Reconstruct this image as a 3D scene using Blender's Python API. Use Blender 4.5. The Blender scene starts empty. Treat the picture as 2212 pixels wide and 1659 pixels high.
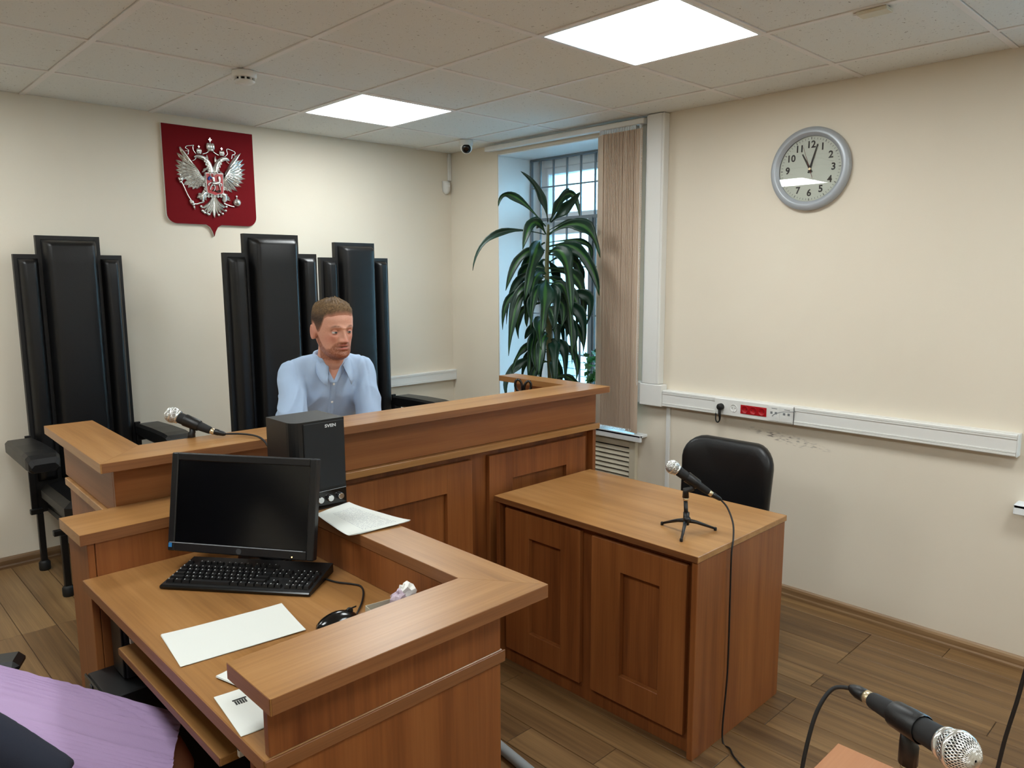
import bpy, math, random
import numpy as np
from mathutils import Vector, Matrix, Euler
random.seed(7); np.random.seed(7)
S = bpy.context.scene
COL = S.collection
# ------------------------------------------------------------------ camera, world, exposure
cam_d = bpy.data.cameras.new('camera'); cam = bpy.data.objects.new('camera', cam_d); COL.objects.link(cam)
cam_d.sensor_width = 36.0; cam_d.sensor_fit = 'HORIZONTAL'; cam_d.lens = 1623.95/2212*36.0
cam_d.clip_start = 0.02; cam_d.clip_end = 200
_r = Vector((0.71992335,-0.69403822,-0.00461717)); _d = Vector((-0.10216983,-0.09939571,-0.98978877)); _f = Vector((0.68649231,0.71304379,-0.14246706))
CAM = Vector((-3.64246528,-4.4274465,1.67209269))
cam.matrix_world = Matrix(((_r.x,-_d.x,-_f.x,CAM.x),(_r.y,-_d.y,-_f.y,CAM.y),(_r.z,-_d.z,-_f.z,CAM.z),(0,0,0,1)))
S.camera = cam
vs = S.view_settings; vs.view_transform = 'Standard'; vs.look = 'None'; vs.gamma = 1.0; vs.use_curve_mapping = False
vs.exposure = EXPOSURE = 0.45
world = bpy.data.worlds.new('world'); S.world = world; world.use_nodes = True
_bg = world.node_tree.nodes['Background']; _bg.inputs['Color'].default_value = (0.38,0.76,1.0,1); _bg.inputs['Strength'].default_value = 11.0
PANEL = 15.0      # emission of the ceiling panels (in their own builder below)

# ------------------------------------------------------------------ colours and materials
def lin(c):
    return tuple(((v/255)/12.92 if v/255 <= .04045 else ((v/255+.055)/1.055)**2.4) for v in c)
def nmat(name):
    m = bpy.data.materials.new(name); m.use_nodes = True
    nt = m.node_tree; b = nt.nodes['Principled BSDF']
    return m, nt, b
def N(nt, t, **kw):
    n = nt.nodes.new(t)
    for k, v in kw.items():
        if k in n.inputs: n.inputs[k].default_value = v
        else: setattr(n, k, v)
    return n
def plain(name, c, rough=.5, metal=0., bump=0., bscale=200., spec=None, coat=0., var=0.):
    m, nt, b = nmat(name); L = nt.links
    b.inputs['Base Color'].default_value = (*lin(c),1); b.inputs['Roughness'].default_value = rough; b.inputs['Metallic'].default_value = metal
    if spec is not None: b.inputs['Specular IOR Level'].default_value = spec
    if coat: b.inputs['Coat Weight'].default_value = coat
    if bump or var:
        tc = N(nt,'ShaderNodeTexCoord'); no = N(nt,'ShaderNodeTexNoise'); no.inputs['Scale'].default_value = bscale; no.inputs['Detail'].default_value = 3
        L.new(tc.outputs['Object'], no.inputs['Vector'])
        if bump:
            bu = N(nt,'ShaderNodeBump'); bu.inputs['Strength'].default_value = bump; bu.inputs['Distance'].default_value = .002
            L.new(no.outputs['Fac'], bu.inputs['Height']); L.new(bu.outputs['Normal'], b.inputs['Normal'])
        if var:
            n2 = N(nt,'ShaderNodeTexNoise'); n2.inputs['Scale'].default_value = bscale*.12; n2.inputs['Detail'].default_value = 4
            L.new(tc.outputs['Object'], n2.inputs['Vector'])
            mx = N(nt,'ShaderNodeMix', data_type='RGBA'); mx.inputs[6].default_value = (*[v*(1-var) for v in lin(c)],1); mx.inputs[7].default_value = (*[min(1,v*(1+var)) for v in lin(c)],1)
            L.new(n2.outputs['Fac'], mx.inputs[0]); L.new(mx.outputs[2], b.inputs['Base Color'])
    return m
def wood(name, axis, dark, mid, light, rough=.32, fine=1.0, rnd=.12):
    m, nt, b = nmat(name); L = nt.links
    tc = N(nt,'ShaderNodeTexCoord'); oi = N(nt,'ShaderNodeObjectInfo')
    add = N(nt,'ShaderNodeVectorMath', operation='ADD'); sc = N(nt,'ShaderNodeVectorMath', operation='SCALE'); sc.inputs['Scale'].default_value = 13.0
    cb = N(nt,'ShaderNodeCombineXYZ'); L.new(oi.outputs['Random'], cb.inputs[0]); L.new(oi.outputs['Random'], cb.inputs[1]); L.new(oi.outputs['Random'], cb.inputs[2])
    L.new(cb.outputs[0], sc.inputs[0]); L.new(tc.outputs['Object'], add.inputs[0]); L.new(sc.outputs[0], add.inputs[1])
    def band(s_al, s_ac, detail, dist):
        mp = N(nt,'ShaderNodeMapping'); v = [s_ac]*3; v['xyz'.index(axis)] = s_al; mp.inputs['Scale'].default_value = v
        no = N(nt,'ShaderNodeTexNoise'); no.inputs['Scale'].default_value = 1; no.inputs['Detail'].default_value = detail; no.inputs['Distortion'].default_value = dist
        L.new(add.outputs[0], mp.inputs['Vector']); L.new(mp.outputs[0], no.inputs['Vector']); return no
    n1 = band(.55, 7*fine, 3, .6); n2 = band(4, 150*fine, 2, .0); n3 = band(1.6, 26*fine, 4, .3)
    r = N(nt,'ShaderNodeValToRGB'); e = r.color_ramp.elements
    e[0].position = .30; e[0].color = (*lin(dark),1); e[1].position = .72; e[1].color = (*lin(light),1)
    k = e.new(.5); k.color = (*lin(mid),1)
    m1 = N(nt,'ShaderNodeMath', operation='MULTIPLY_ADD'); m1.inputs[1].default_value = .42
    m2 = N(nt,'ShaderNodeMath', operation='MULTIPLY_ADD'); m2.inputs[1].default_value = .22
    m3 = N(nt,'ShaderNodeMath', operation='MULTIPLY_ADD'); m3.inputs[1].default_value = .36; 
    L.new(n1.outputs['Fac'], m1.inputs[0]); L.new(n2.outputs['Fac'], m2.inputs[0]); L.new(n3.outputs['Fac'], m3.inputs[0])
    m3.inputs[2].default_value = 0; L.new(m3.outputs[0], m2.inputs[2]); L.new(m2.outputs[0], m1.inputs[2])
    rv = N(nt,'ShaderNodeMath', operation='MULTIPLY_ADD'); rv.inputs[1].default_value = rnd; rv.inputs[2].default_value = -rnd/2
    L.new(oi.outputs['Random'], rv.inputs[0]); ad = N(nt,'ShaderNodeMath', operation='ADD'); L.new(m1.outputs[0], ad.inputs[0]); L.new(rv.outputs[0], ad.inputs[1])
    L.new(ad.outputs[0], r.inputs['Fac']); L.new(r.outputs['Color'], b.inputs['Base Color'])
    b.inputs['Roughness'].default_value = rough; b.inputs['Specular IOR Level'].default_value = .5
    bu = N(nt,'ShaderNodeBump'); bu.inputs['Strength'].default_value = .08; bu.inputs['Distance'].default_value = .001
    L.new(n2.outputs['Fac'], bu.inputs['Height']); L.new(bu.outputs['Normal'], b.inputs['Normal'])
    return m
def vcol(name, rough=.5, bump=0., bscale=300., spec=.5, sub=0., coat=0.):
    m, nt, b = nmat(name); L = nt.links
    a = N(nt,'ShaderNodeVertexColor'); a.layer_name = 'Col'; L.new(a.outputs['Color'], b.inputs['Base Color'])
    b.inputs['Roughness'].default_value = rough; b.inputs['Specular IOR Level'].default_value = spec
    if sub: b.inputs['Subsurface Weight'].default_value = sub; b.inputs['Subsurface Radius'].default_value = (.01,.004,.002); b.inputs['Subsurface Scale'].default_value = .4
    if coat: b.inputs['Coat Weight'].default_value = coat; b.inputs['Coat Roughness'].default_value = .15
    if bump:
        tc = N(nt,'ShaderNodeTexCoord'); no = N(nt,'ShaderNodeTexNoise'); no.inputs['Scale'].default_value = bscale; no.inputs['Detail'].default_value = 3
        L.new(tc.outputs['Object'], no.inputs['Vector'])
        bu = N(nt,'ShaderNodeBump'); bu.inputs['Strength'].default_value = bump; bu.inputs['Distance'].default_value = .002
        L.new(no.outputs['Fac'], bu.inputs['Height']); L.new(bu.outputs['Normal'], b.inputs['Normal'])
    return m
def emis(name, c, s):
    m = bpy.data.materials.new(name); m.use_nodes = True; nt = m.node_tree; nt.nodes.clear()
    o = N(nt,'ShaderNodeOutputMaterial'); e = N(nt,'ShaderNodeEmission'); e.inputs['Color'].default_value = (*c,1); e.inputs['Strength'].default_value = s
    nt.links.new(e.outputs[0], o.inputs[0]); return m
def glassmat(name, tint=(1,1,1), refl=1.0):
    m = bpy.data.materials.new(name); m.use_nodes = True; nt = m.node_tree; nt.nodes.clear(); L = nt.links
    o = N(nt,'ShaderNodeOutputMaterial'); t = N(nt,'ShaderNodeBsdfTransparent'); t.inputs['Color'].default_value = (*tint,1)
    g = N(nt,'ShaderNodeBsdfGlossy'); g.inputs['Roughness'].default_value = .01
    fr = N(nt,'ShaderNodeFresnel'); fr.inputs['IOR'].default_value = 1.5; mu = N(nt,'ShaderNodeMath', operation='MULTIPLY'); mu.inputs[1].default_value = refl
    mx = N(nt,'ShaderNodeMixShader'); L.new(fr.outputs[0], mu.inputs[0]); L.new(mu.outputs[0], mx.inputs[0]); L.new(t.outputs[0], mx.inputs[1]); L.new(g.outputs[0], mx.inputs[2]); L.new(mx.outputs[0], o.inputs[0])
    return m

WD, WM, WL = (124,84,44), (156,111,63), (180,136,86)
M = {}
M['wood_x'] = wood('wood_grain_x','x',WD,WM,WL); M['wood_y'] = wood('wood_grain_y','y',WD,WM,WL); M['wood_z_shade'] = wood('wood_grain_z_shade','z',(96,49,20),(131,76,36),(155,96,49),rough=.42)  # z: same laminate, with the shade of upright faces put into its colour
M['edge_x'] = wood('wood_edge_x','x',(104,62,32),(128,82,46),(146,98,58),rough=.45,fine=2); M['edge_y'] = wood('wood_edge_y','y',(104,62,32),(128,82,46),(146,98,58),rough=.45,fine=2)
M['plank'] = wood('floor_plank_vinyl','y',(80,56,31),(115,86,53),(147,115,75),rough=.42,fine=2.2,rnd=.18)
M['skirt'] = wood('skirting_wood','y',(84,60,38),(124,94,62),(158,128,92),rough=.45,fine=1.5)
M['skirt_x'] = wood('skirting_wood_x','x',(84,60,38),(124,94,62),(158,128,92),rough=.45,fine=1.5)
M['joint'] = plain('joint_and_gap_shade',(62,44,28),.7)
M['white_plastic'] = plain('white_plastic',(226,226,222),.38)
M['upvc'] = plain('window_upvc',(232,236,238),.3)
M['reveal'] = plain('white_reveal',(236,238,238),.3)
M['cream'] = plain('cream_paint',(208,200,178),.5)
M['leather'] = plain('black_leather',(18,18,19),.36,bump=.25,bscale=420,spec=.38)
M['leather_trim'] = plain('black_leather_trim',(16,16,17),.5,bump=.2,bscale=420)
M['black_metal'] = plain('black_metal',(14,14,15),.4)
M['black_plastic'] = plain('black_plastic',(16,16,17),.42,bump=.1,bscale=900)
M['black_gloss'] = plain('black_gloss_plastic',(10,10,11),.16)
M['black_matte'] = plain('black_matte',(22,22,23),.75)
M['rubber'] = plain('black_rubber',(12,12,12),.6)
M['grey_pl'] = plain('grey_plastic',(120,124,126),.5)
M['dark_grey'] = plain('dark_grey_plastic',(58,60,62),.5)
M['silver'] = plain('silver_metal',(232,233,230),.20,metal=.85)
M['silver_satin'] = plain('silver_satin',(172,178,184),.38,metal=.25)
M['brass'] = plain('gold_brass',(222,204,168),.25,metal=.8)
M['chrome'] = plain('chrome',(220,222,224),.1,metal=1.)
M['grille'] = plain('grille_steel_grey',(116,126,134),.5)
M['red'] = plain('crimson_velvet',(112,4,14),.8,spec=.2,bump=.1,bscale=300)
M['red_enamel'] = plain('red_enamel',(176,32,36),.35)
M['red_pl'] = plain('red_socket_plastic',(170,14,26),.35)
M['blue_enamel'] = plain('blue_enamel',(40,70,150),.35)
M['blue_sticker'] = plain('blue_sticker',(40,120,180),.5)
M['ink'] = plain('black_ink',(18,18,18),.6)
M['dial'] = plain('clock_dial',(214,218,204),.5)
M['white_ink'] = plain('white_ink',(215,215,215),.5)
M['screen'] = plain('monitor_screen',(6,6,7),.18)
M['card'] = plain('grey_cardboard',(178,170,150),.7)
M['glass'] = glassmat('window_glass',(.94,.98,1.),.8); M['clock_glass'] = glassmat('clock_glass',(1,1,1),1.6)
M['blind'] = plain('blind_fabric',(220,200,178),.75,bump=.2,bscale=260)
_m=M['blind']; _nt=_m.node_tree; _p=_nt.nodes['Principled BSDF']; _t=N(_nt,'ShaderNodeBsdfTranslucent'); _t.inputs['Color'].default_value=(*lin((220,196,172)),1); _x=N(_nt,'ShaderNodeMixShader'); _x.inputs[0].default_value=.3
_nt.links.new(_p.outputs[0],_x.inputs[1]); _nt.links.new(_t.outputs[0],_x.inputs[2]); _nt.links.new(_x.outputs[0],_nt.nodes['Material Output'].inputs['Surface'])
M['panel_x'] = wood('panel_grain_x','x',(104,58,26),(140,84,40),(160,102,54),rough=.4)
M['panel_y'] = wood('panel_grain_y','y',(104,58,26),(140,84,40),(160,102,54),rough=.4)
M['pot'] = plain('terracotta',(150,92,62),.7); M['soil'] = plain('soil',(50,36,26),.9)
M['bark'] = plain('plant_bark',(78,80,48),.85,bump=.6,bscale=120,var=.4)
M['leaf'] = vcol('dracaena_leaf',.42,bump=.1,bscale=120,spec=.35); M['ivy'] = vcol('ivy_leaf',.45)
M['shirt'] = plain('light_blue_cotton',(172,196,226),.8,bump=.12,bscale=700); M['trousers'] = plain('dark_trousers',(36,38,46),.8)
M['skin'] = vcol('skin',.5,bump=.12,bscale=900,spec=.4,sub=.12)
M['hair'] = vcol('short_hair',.6,bump=.8,bscale=420,spec=.3)
M['eye'] = vcol('eye',.12)
M['navy'] = plain('navy_wool',(20,24,40),.85,bump=.2,bscale=600)
M['pipe'] = plain('grey_pipe',(150,158,160),.4)
M['lens'] = plain('camera_lens',(8,8,9),.1)
M['pale_wall'] = plain('pale_facade',(240,242,244),.8); M['far_pane'] = plain('far_window_pane',(150,160,168),.2); M['asphalt'] = plain('asphalt',(120,124,128),.9)
M['facade_brick'] = plain('facade_brick',(186,190,196),.8,var=.1,bscale=40)
M['wrap'] = plain('plastic_wrap',(214,196,210),.2,bump=.5,bscale=60); M['wrap'].node_tree.nodes['Principled BSDF'].inputs['Transmission Weight'].default_value = .25
M['wrap_pink'] = plain('pink_wrap',(196,130,176),.3); M['wrap_white'] = plain('white_wrap',(236,236,230),.4)

# ------------------------------------------------------------------ geometry helpers
class G:
    def __init__(s): s.v=[]; s.f=[]; s.m=[]; s.sm=[]
    def add(s, vs, fs, mi=0, smooth=False, mat=None):
        o=len(s.v)
        if mat is not None: vs=[mat@Vector(p) for p in vs]
        s.v += [tuple(p) for p in vs]; s.f += [tuple(i+o for i in f) for f in fs]; s.m += [mi]*len(fs); s.sm += [smooth]*len(fs); return s
    def box(s,x0,x1,y0,y1,z0,z1,c=.0015,mi=0,mat=None):
        x0,x1=min(x0,x1),max(x0,x1); y0,y1=min(y0,y1),max(y0,y1); z0,z1=min(z0,z1),max(z0,z1)
        c=min(c,(x1-x0)*.45,(y1-y0)*.45,(z1-z0)*.45)
        if c<=0:
            vs=[(x,y,z) for x in(x0,x1) for y in(y0,y1) for z in(z0,z1)]
            return s.add(vs,[(0,1,3,2),(4,6,7,5),(0,4,5,1),(2,3,7,6),(0,2,6,4),(1,5,7,3)],mi,False,mat)
        X=(x0,x1);Y=(y0,y1);Z=(z0,z1); vs=[]; idx={}
        for i in(0,1):
            for j in(0,1):
                for k in(0,1):
                    sx,sy,sz=(1-2*i)*c,(1-2*j)*c,(1-2*k)*c
                    for a,p in enumerate(((X[i],Y[j]+sy,Z[k]+sz),(X[i]+sx,Y[j],Z[k]+sz),(X[i]+sx,Y[j]+sy,Z[k]))):
                        idx[i,j,k,a]=len(vs); vs.append(p)
        q=lambda *a:idx[a]
        fs=[]
        for i in(0,1):
            t=[q(i,0,0,0),q(i,0,1,0),q(i,1,1,0),q(i,1,0,0)]; fs.append(t if i==0 else t[::-1])
            t=[q(0,i,0,1),q(1,i,0,1),q(1,i,1,1),q(0,i,1,1)]; fs.append(t if i==0 else t[::-1])
            t=[q(0,0,i,2),q(0,1,i,2),q(1,1,i,2),q(1,0,i,2)]; fs.append(t if i==0 else t[::-1])
        for i in(0,1):
            for j in(0,1):
                t=[q(i,j,0,0),q(i,j,0,1),q(i,j,1,1),q(i,j,1,0)]; fs.append(t if i==j else t[::-1])
                t=[q(i,0,j,0),q(i,0,j,2),q(i,1,j,2),q(i,1,j,0)]; fs.append(t if i!=j else t[::-1])
                t=[q(0,i,j,1),q(0,i,j,2),q(1,i,j,2),q(1,i,j,1)]; fs.append(t if i==j else t[::-1])
                for k in(0,1):
                    t=[q(i,j,k,0),q(i,j,k,1),q(i,j,k,2)]; fs.append(t if (i+j+k)%2==1 else t[::-1])
        return s.add(vs,fs,mi,False,mat)
    def prism(s,poly,d0,d1,plane='xz',mi=0,mat=None,smooth_side=False):
        """polygon extruded along the third axis from d0 to d1"""
        n=len(poly)
        def P(a,b,d): return {'xz':(a,d,b),'xy':(a,b,d),'yz':(d,a,b)}[plane]
        vs=[P(a,b,d0) for a,b in poly]+[P(a,b,d1) for a,b in poly]
        ar=sum(poly[i][0]*poly[(i+1)%n][1]-poly[(i+1)%n][0]*poly[i][1] for i in range(n))
        flip=(ar>0)!=(d1>d0)
        if plane=='xz': flip=not flip
        A=list(range(n)); Bk=list(range(n,2*n)); fs=[A[::-1],Bk]+[(i,(i+1)%n,n+(i+1)%n,n+i) for i in range(n)]
        if flip: fs=[tuple(reversed(f)) for f in fs]
        return s.add(vs,fs,mi,False,mat)
    def loft(s,rings,mi=0,smooth=True,cap=True,mat=None,closed=True):
        n=len(rings[0]); vs=[p for r in rings for p in r]; fs=[]
        for a in range(len(rings)-1):
            for i in range(n if closed else n-1):
                j=(i+1)%n; fs.append((a*n+i,a*n+j,(a+1)*n+j,(a+1)*n+i))
        s.add(vs,fs,mi,smooth,mat)
        if cap and closed:
            o=len(s.v)-len(vs); s.f+= [tuple(o+i for i in range(n))[::-1], tuple(o+(len(rings)-1)*n+i for i in range(n))]; s.m+=[mi,mi]; s.sm+=[False,False]
        return s
    def tube(s,path,r,n=8,mi=0,cap=True,mat=None,sub=0):
        P=[Vector(p) for p in path]
        rr=list(r) if isinstance(r,(list,tuple)) else [r]*len(P)
        if sub: P,rr=spline(P,rr,sub)
        rings=[]; t0=(P[1]-P[0]).normalized(); u=t0.orthogonal().normalized()
        for i,p in enumerate(P):
            t=((P[min(i+1,len(P)-1)]-P[max(i-1,0)])).normalized()
            u=(u-t*u.dot(t)).normalized(); w=t.cross(u)
            rings.append([p+(u*math.cos(2*math.pi*k/n)+w*math.sin(2*math.pi*k/n))*rr[i] for k in range(n)])
        return s.loft(rings,mi,True,cap,mat)
    def lathe(s,prof,org=(0,0,0),ax=(0,0,1),n=24,mi=0,cap=True,smooth=True):
        ax=Vector(ax).normalized(); u=ax.orthogonal().normalized(); w=ax.cross(u); o=Vector(org)
        rings=[[o+ax*h+(u*math.cos(2*math.pi*k/n)+w*math.sin(2*math.pi*k/n))*max(r,1e-5) for k in range(n)] for r,h in prof]
        return s.loft(rings,mi,smooth,cap)
    def ball(s,c,r,nu=16,nv=10,mi=0,mat=None):
        rx,ry,rz=(r,r,r) if not isinstance(r,(tuple,list)) else r
        rings=[[(c[0]+rx*math.sin(max(1e-3,math.pi*j/nv) if j<nv else math.pi-1e-3)*math.cos(2*math.pi*i/nu),c[1]+ry*math.sin(max(1e-3,math.pi*j/nv) if j<nv else math.pi-1e-3)*math.sin(2*math.pi*i/nu),c[2]-rz*math.cos(math.pi*j/nv)) for i in range(nu)] for j in range(nv+1)]
        return s.loft(rings,mi,True,True,mat)
def spline(P,rr,sub):
    out=[];ro=[]
    for i in range(len(P)-1):
        a,b,c,d=P[max(i-1,0)],P[i],P[i+1],P[min(i+2,len(P)-1)]
        for k in range(sub):
            t=k/sub
            out.append(.5*((2*b)+(c-a)*t+(2*a-5*b+4*c-d)*t*t+(3*b-a-3*c+d)*t**3)); ro.append(rr[i]*(1-t)+rr[i+1]*t)
    out.append(P[-1]); ro.append(rr[-1]); return out,ro
def mesh(name,g,mats):
    me=bpy.data.meshes.new(name); me.from_pydata(g.v,[],g.f)
    for m in (mats if isinstance(mats,(list,tuple)) else [mats]): me.materials.append(M[m] if isinstance(m,str) else m)
    me.polygons.foreach_set('material_index',g.m); me.polygons.foreach_set('use_smooth',g.sm); me.update(); return me
def link(name,me,parent=None,loc=None,rot=None):
    o=bpy.data.objects.new(name,me); COL.objects.link(o)
    if parent is not None: o.parent=parent
    if loc is not None: o.location=loc
    if rot is not None: o.rotation_euler=rot
    return o
def obj(name,g,mats,parent=None,loc=None,rot=None): return link(name,mesh(name,g,mats),parent,loc,rot)
def tag(o,label=None,cat=None,group=None,kind=None):
    if label: o['label']=label
    if cat: o['category']=cat
    if group: o['group']=group
    if kind: o['kind']=kind
    return o
def thing(name,label,cat,loc=(0,0,0),rz=0,group=None):
    o=bpy.data.objects.new(name,None); COL.objects.link(o); o.location=loc; o.rotation_euler=(0,0,rz); o.empty_display_size=.1
    return tag(o,label,cat,group)
def struct(o): o['kind']='structure'; return o
def setcol(o,cols):
    me=o.data; a=me.color_attributes.new('Col','FLOAT_COLOR','POINT'); a.data.foreach_set('color',np.c_[np.asarray(cols,dtype=np.float32).reshape(-1,3),np.ones(len(me.vertices),dtype=np.float32)].ravel())
def copy_tree(root,loc,rz,label=None):
    r=root.copy(); COL.objects.link(r); r.location=loc; r.rotation_euler=(0,0,rz)
    if label: r['label']=label
    for ch in list(root.children):
        c=ch.copy(); COL.objects.link(c); c.parent=r
        for gch in list(ch.children):
            d=gch.copy(); COL.objects.link(d); d.parent=c
    return r
def text_mesh(s,size,font_extr=.0004):
    cu=bpy.data.curves.new('lettering','FONT'); cu.body=s; cu.size=size; cu.align_x='CENTER'; cu.align_y='CENTER'; cu.extrude=font_extr; cu.resolution_u=3; cu.offset=size*.028
    t=bpy.data.objects.new('lettering',cu); COL.objects.link(t); bpy.context.view_layer.update()
    me=bpy.data.meshes.new_from_object(t.evaluated_get(bpy.context.evaluated_depsgraph_get())); bpy.data.objects.remove(t); bpy.data.curves.remove(cu); me.name='lettering'; return me
def padded(g,x0,x1,z0,z1,y,dep,edge=.03,mi=0,nx=8,nz=14):
    """upholstered cushion face standing in the xz plane, bulging to -y"""
    def prof(t,w):
        d=min(t,1-t)*w; return min(1,math.sin(min(1,d/edge)*math.pi/2))
    xs=[0,.12*edge/(x1-x0),.4*edge/(x1-x0),.75*edge/(x1-x0),edge/(x1-x0)]; xs=xs+list(np.linspace(edge/(x1-x0),1-edge/(x1-x0),nx)[1:-1])+[1-a for a in xs[::-1]]
    zs=[0,.12*edge/(z1-z0),.4*edge/(z1-z0),.75*edge/(z1-z0),edge/(z1-z0)]; zs=zs+list(np.linspace(edge/(z1-z0),1-edge/(z1-z0),nz)[1:-1])+[1-a for a in zs[::-1]]
    rings=[[(x0+(x1-x0)*a,y-dep*math.sqrt(max(0,prof(a,x1-x0)*prof(b,z1-z0)))-.006*math.sin(math.pi*a)*math.sin(math.pi*b),z0+(z1-z0)*b) for a in xs] for b in zs]
    g.loft(rings,mi,True,False,None,False)
    return g

# ------------------------------------------------------------------ room shell
XL, YF, HC, PZ, PY = -5.4, -7.4, 2.56, .21, -2.0     # left wall, wall behind the camera, ceiling height, podium height, podium front
def wallmat():
    m,nt,b=nmat('painted_wallpaper'); L=nt.links
    tc=N(nt,'ShaderNodeTexCoord'); no=N(nt,'ShaderNodeTexNoise'); no.inputs['Scale'].default_value=1.3; no.inputs['Detail'].default_value=3; L.new(tc.outputs['Object'],no.inputs['Vector'])
    mx=N(nt,'ShaderNodeMix',data_type='RGBA'); mx.inputs[6].default_value=(*lin((220,210,192)),1); mx.inputs[7].default_value=(*lin((230,221,204)),1); L.new(no.outputs['Fac'],mx.inputs[0])
    # scuff marks left by chair backs on the wall below the trunking (their own shape)
    sx=N(nt,'ShaderNodeSeparateXYZ'); L.new(tc.outputs['Object'],sx.inputs[0])
    mp=N(nt,'ShaderNodeMapping'); mp.inputs['Scale'].default_value=(1,26,120); L.new(tc.outputs['Object'],mp.inputs['Vector'])
    n2=N(nt,'ShaderNodeTexNoise'); n2.inputs['Scale'].default_value=1; n2.inputs['Detail'].default_value=5; L.new(mp.outputs[0],n2.inputs['Vector'])
    def rng(sock,c,w):
        a=N(nt,'ShaderNodeMath',operation='SUBTRACT'); a.inputs[1].default_value=c; L.new(sock,a.inputs[0])
        d=N(nt,'ShaderNodeMath',operation='DIVIDE'); d.inputs[1].default_value=w; L.new(a.outputs[0],d.inputs[0])
        q=N(nt,'ShaderNodeMath',operation='MULTIPLY'); L.new(d.outputs[0],q.inputs[0]); L.new(d.outputs[0],q.inputs[1]); return q
    zz=N(nt,'ShaderNodeMath',operation='MULTIPLY_ADD'); zz.inputs[1].default_value=-.12; L.new(sx.outputs['Y'],zz.inputs[0]); L.new(sx.outputs['Z'],zz.inputs[2])
    qy=rng(sx.outputs['Y'],-2.68,.24); qz=rng(zz.outputs[0],.835+.12*2.68,.03); sm=N(nt,'ShaderNodeMath',operation='ADD'); L.new(qy.outputs[0],sm.inputs[0]); L.new(qz.outputs[0],sm.inputs[1])
    ex=N(nt,'ShaderNodeMath',operation='SUBTRACT',use_clamp=True); ex.inputs[0].default_value=1; L.new(sm.outputs[0],ex.inputs[1])
    th=N(nt,'ShaderNodeMapRange'); th.inputs['From Min'].default_value=.5; th.inputs['From Max'].default_value=.66; L.new(n2.outputs['Fac'],th.inputs['Value'])
    mu=N(nt,'ShaderNodeMath',operation='MULTIPLY',use_clamp=True); L.new(ex.outputs[0],mu.inputs[0]); L.new(th.outputs[0],mu.inputs[1])
    m2=N(nt,'ShaderNodeMix',data_type='RGBA'); m2.inputs[7].default_value=(*lin((112,104,98)),1); L.new(mu.outputs[0],m2.inputs[0]); L.new(mx.outputs[2],m2.inputs[6]); L.new(m2.outputs[2],b.inputs['Base Color'])
    b.inputs['Roughness'].default_value=.62; b.inputs['Specular IOR Level'].default_value=.3
    nb=N(nt,'ShaderNodeTexNoise'); nb.inputs['Scale'].default_value=260; nb.inputs['Detail'].default_value=2; L.new(tc.outputs['Object'],nb.inputs['Vector'])
    bu=N(nt,'ShaderNodeBump'); bu.inputs['Strength'].default_value=.12; bu.inputs['Distance'].default_value=.002; L.new(nb.outputs['Fac'],bu.inputs['Height']); L.new(bu.outputs['Normal'],b.inputs['Normal'])
    return m
M['wall']=wallmat()
def tilemat():
    m,nt,b=nmat('mineral_fibre_tile'); L=nt.links
    tc=N(nt,'ShaderNodeTexCoord'); oi=N(nt,'ShaderNodeObjectInfo'); sc=N(nt,'ShaderNodeVectorMath',operation='SCALE'); sc.inputs['Scale'].default_value=20
    cb=N(nt,'ShaderNodeCombineXYZ'); L.new(oi.outputs['Random'],cb.inputs[0]); L.new(oi.outputs['Random'],cb.inputs[1]); L.new(cb.outputs[0],sc.inputs[0])
    ad=N(nt,'ShaderNodeVectorMath',operation='ADD'); L.new(tc.outputs['Object'],ad.inputs[0]); L.new(sc.outputs[0],ad.inputs[1])
    n1=N(nt,'ShaderNodeTexNoise'); n1.inputs['Scale'].default_value=95; n1.inputs['Detail'].default_value=2; n1.inputs['Distortion'].default_value=1.2; L.new(ad.outputs[0],n1.inputs['Vector'])
    r=N(nt,'ShaderNodeValToRGB'); e=r.color_ramp.elements; e[0].position=.27; e[0].color=(*lin((150,142,132)),1); e[1].position=.33; e[1].color=(*lin((231,231,226)),1); L.new(n1.outputs['Fac'],r.inputs['Fac'])
    L.new(r.outputs['Color'],b.inputs['Base Color']); b.inputs['Roughness'].default_value=.9; b.inputs['Specular IOR Level'].default_value=.1
    bu=N(nt,'ShaderNodeBump'); bu.inputs['Strength'].default_value=.25; bu.inputs['Distance'].default_value=.003; L.new(n1.outputs['Fac'],bu.inputs['Height']); L.new(bu.outputs['Normal'],b.inputs['Normal'])
    return m
M['tile']=tilemat(); M['tbar']=plain('ceiling_grid_white',(236,232,228),.55)

def planks(parent,x0,x1,y0,y1,z,seed):
    rg=random.Random(seed); W=.128; gap=.0012
    cache={}
    for i in range(int(math.ceil((x1-x0)/W))):
        xa=x1-(i+1)*W; w=W
        if xa<x0: w=W-(x0-xa); xa=x0
        y=y1; first=True
        while y>y0+.02:
            Ln=rg.choice((1.2,1.2,.9)) if not first else rg.choice((.3,.6,.9,1.2)); first=False
            Ln=min(Ln,y-y0); key=(round(w,3),round(Ln,3))
            if key not in cache:
                g=G(); g.box(-key[0]/2+gap,key[0]/2-gap,-key[1]/2+gap,key[1]/2-gap,-.004,0,.0012); cache[key]=mesh('plank',g,'plank')
            link('plank',cache[key],parent,(xa+w/2,y-Ln/2,z)); y-=Ln
g=G(); g.box(XL,0,YF,PY,-.1,-.0035,0); floor=struct(obj('floor',g,'joint')); planks(floor,XL,0,YF,PY,0,3)
g=G(); g.box(XL,0,PY,0,-.1,PZ-.0035,0); podium=tag(obj('podium',g,'joint'),'low wooden podium under the judges bench','podium',kind='structure'); planks(podium,XL,0,PY,0,PZ,5)

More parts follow.
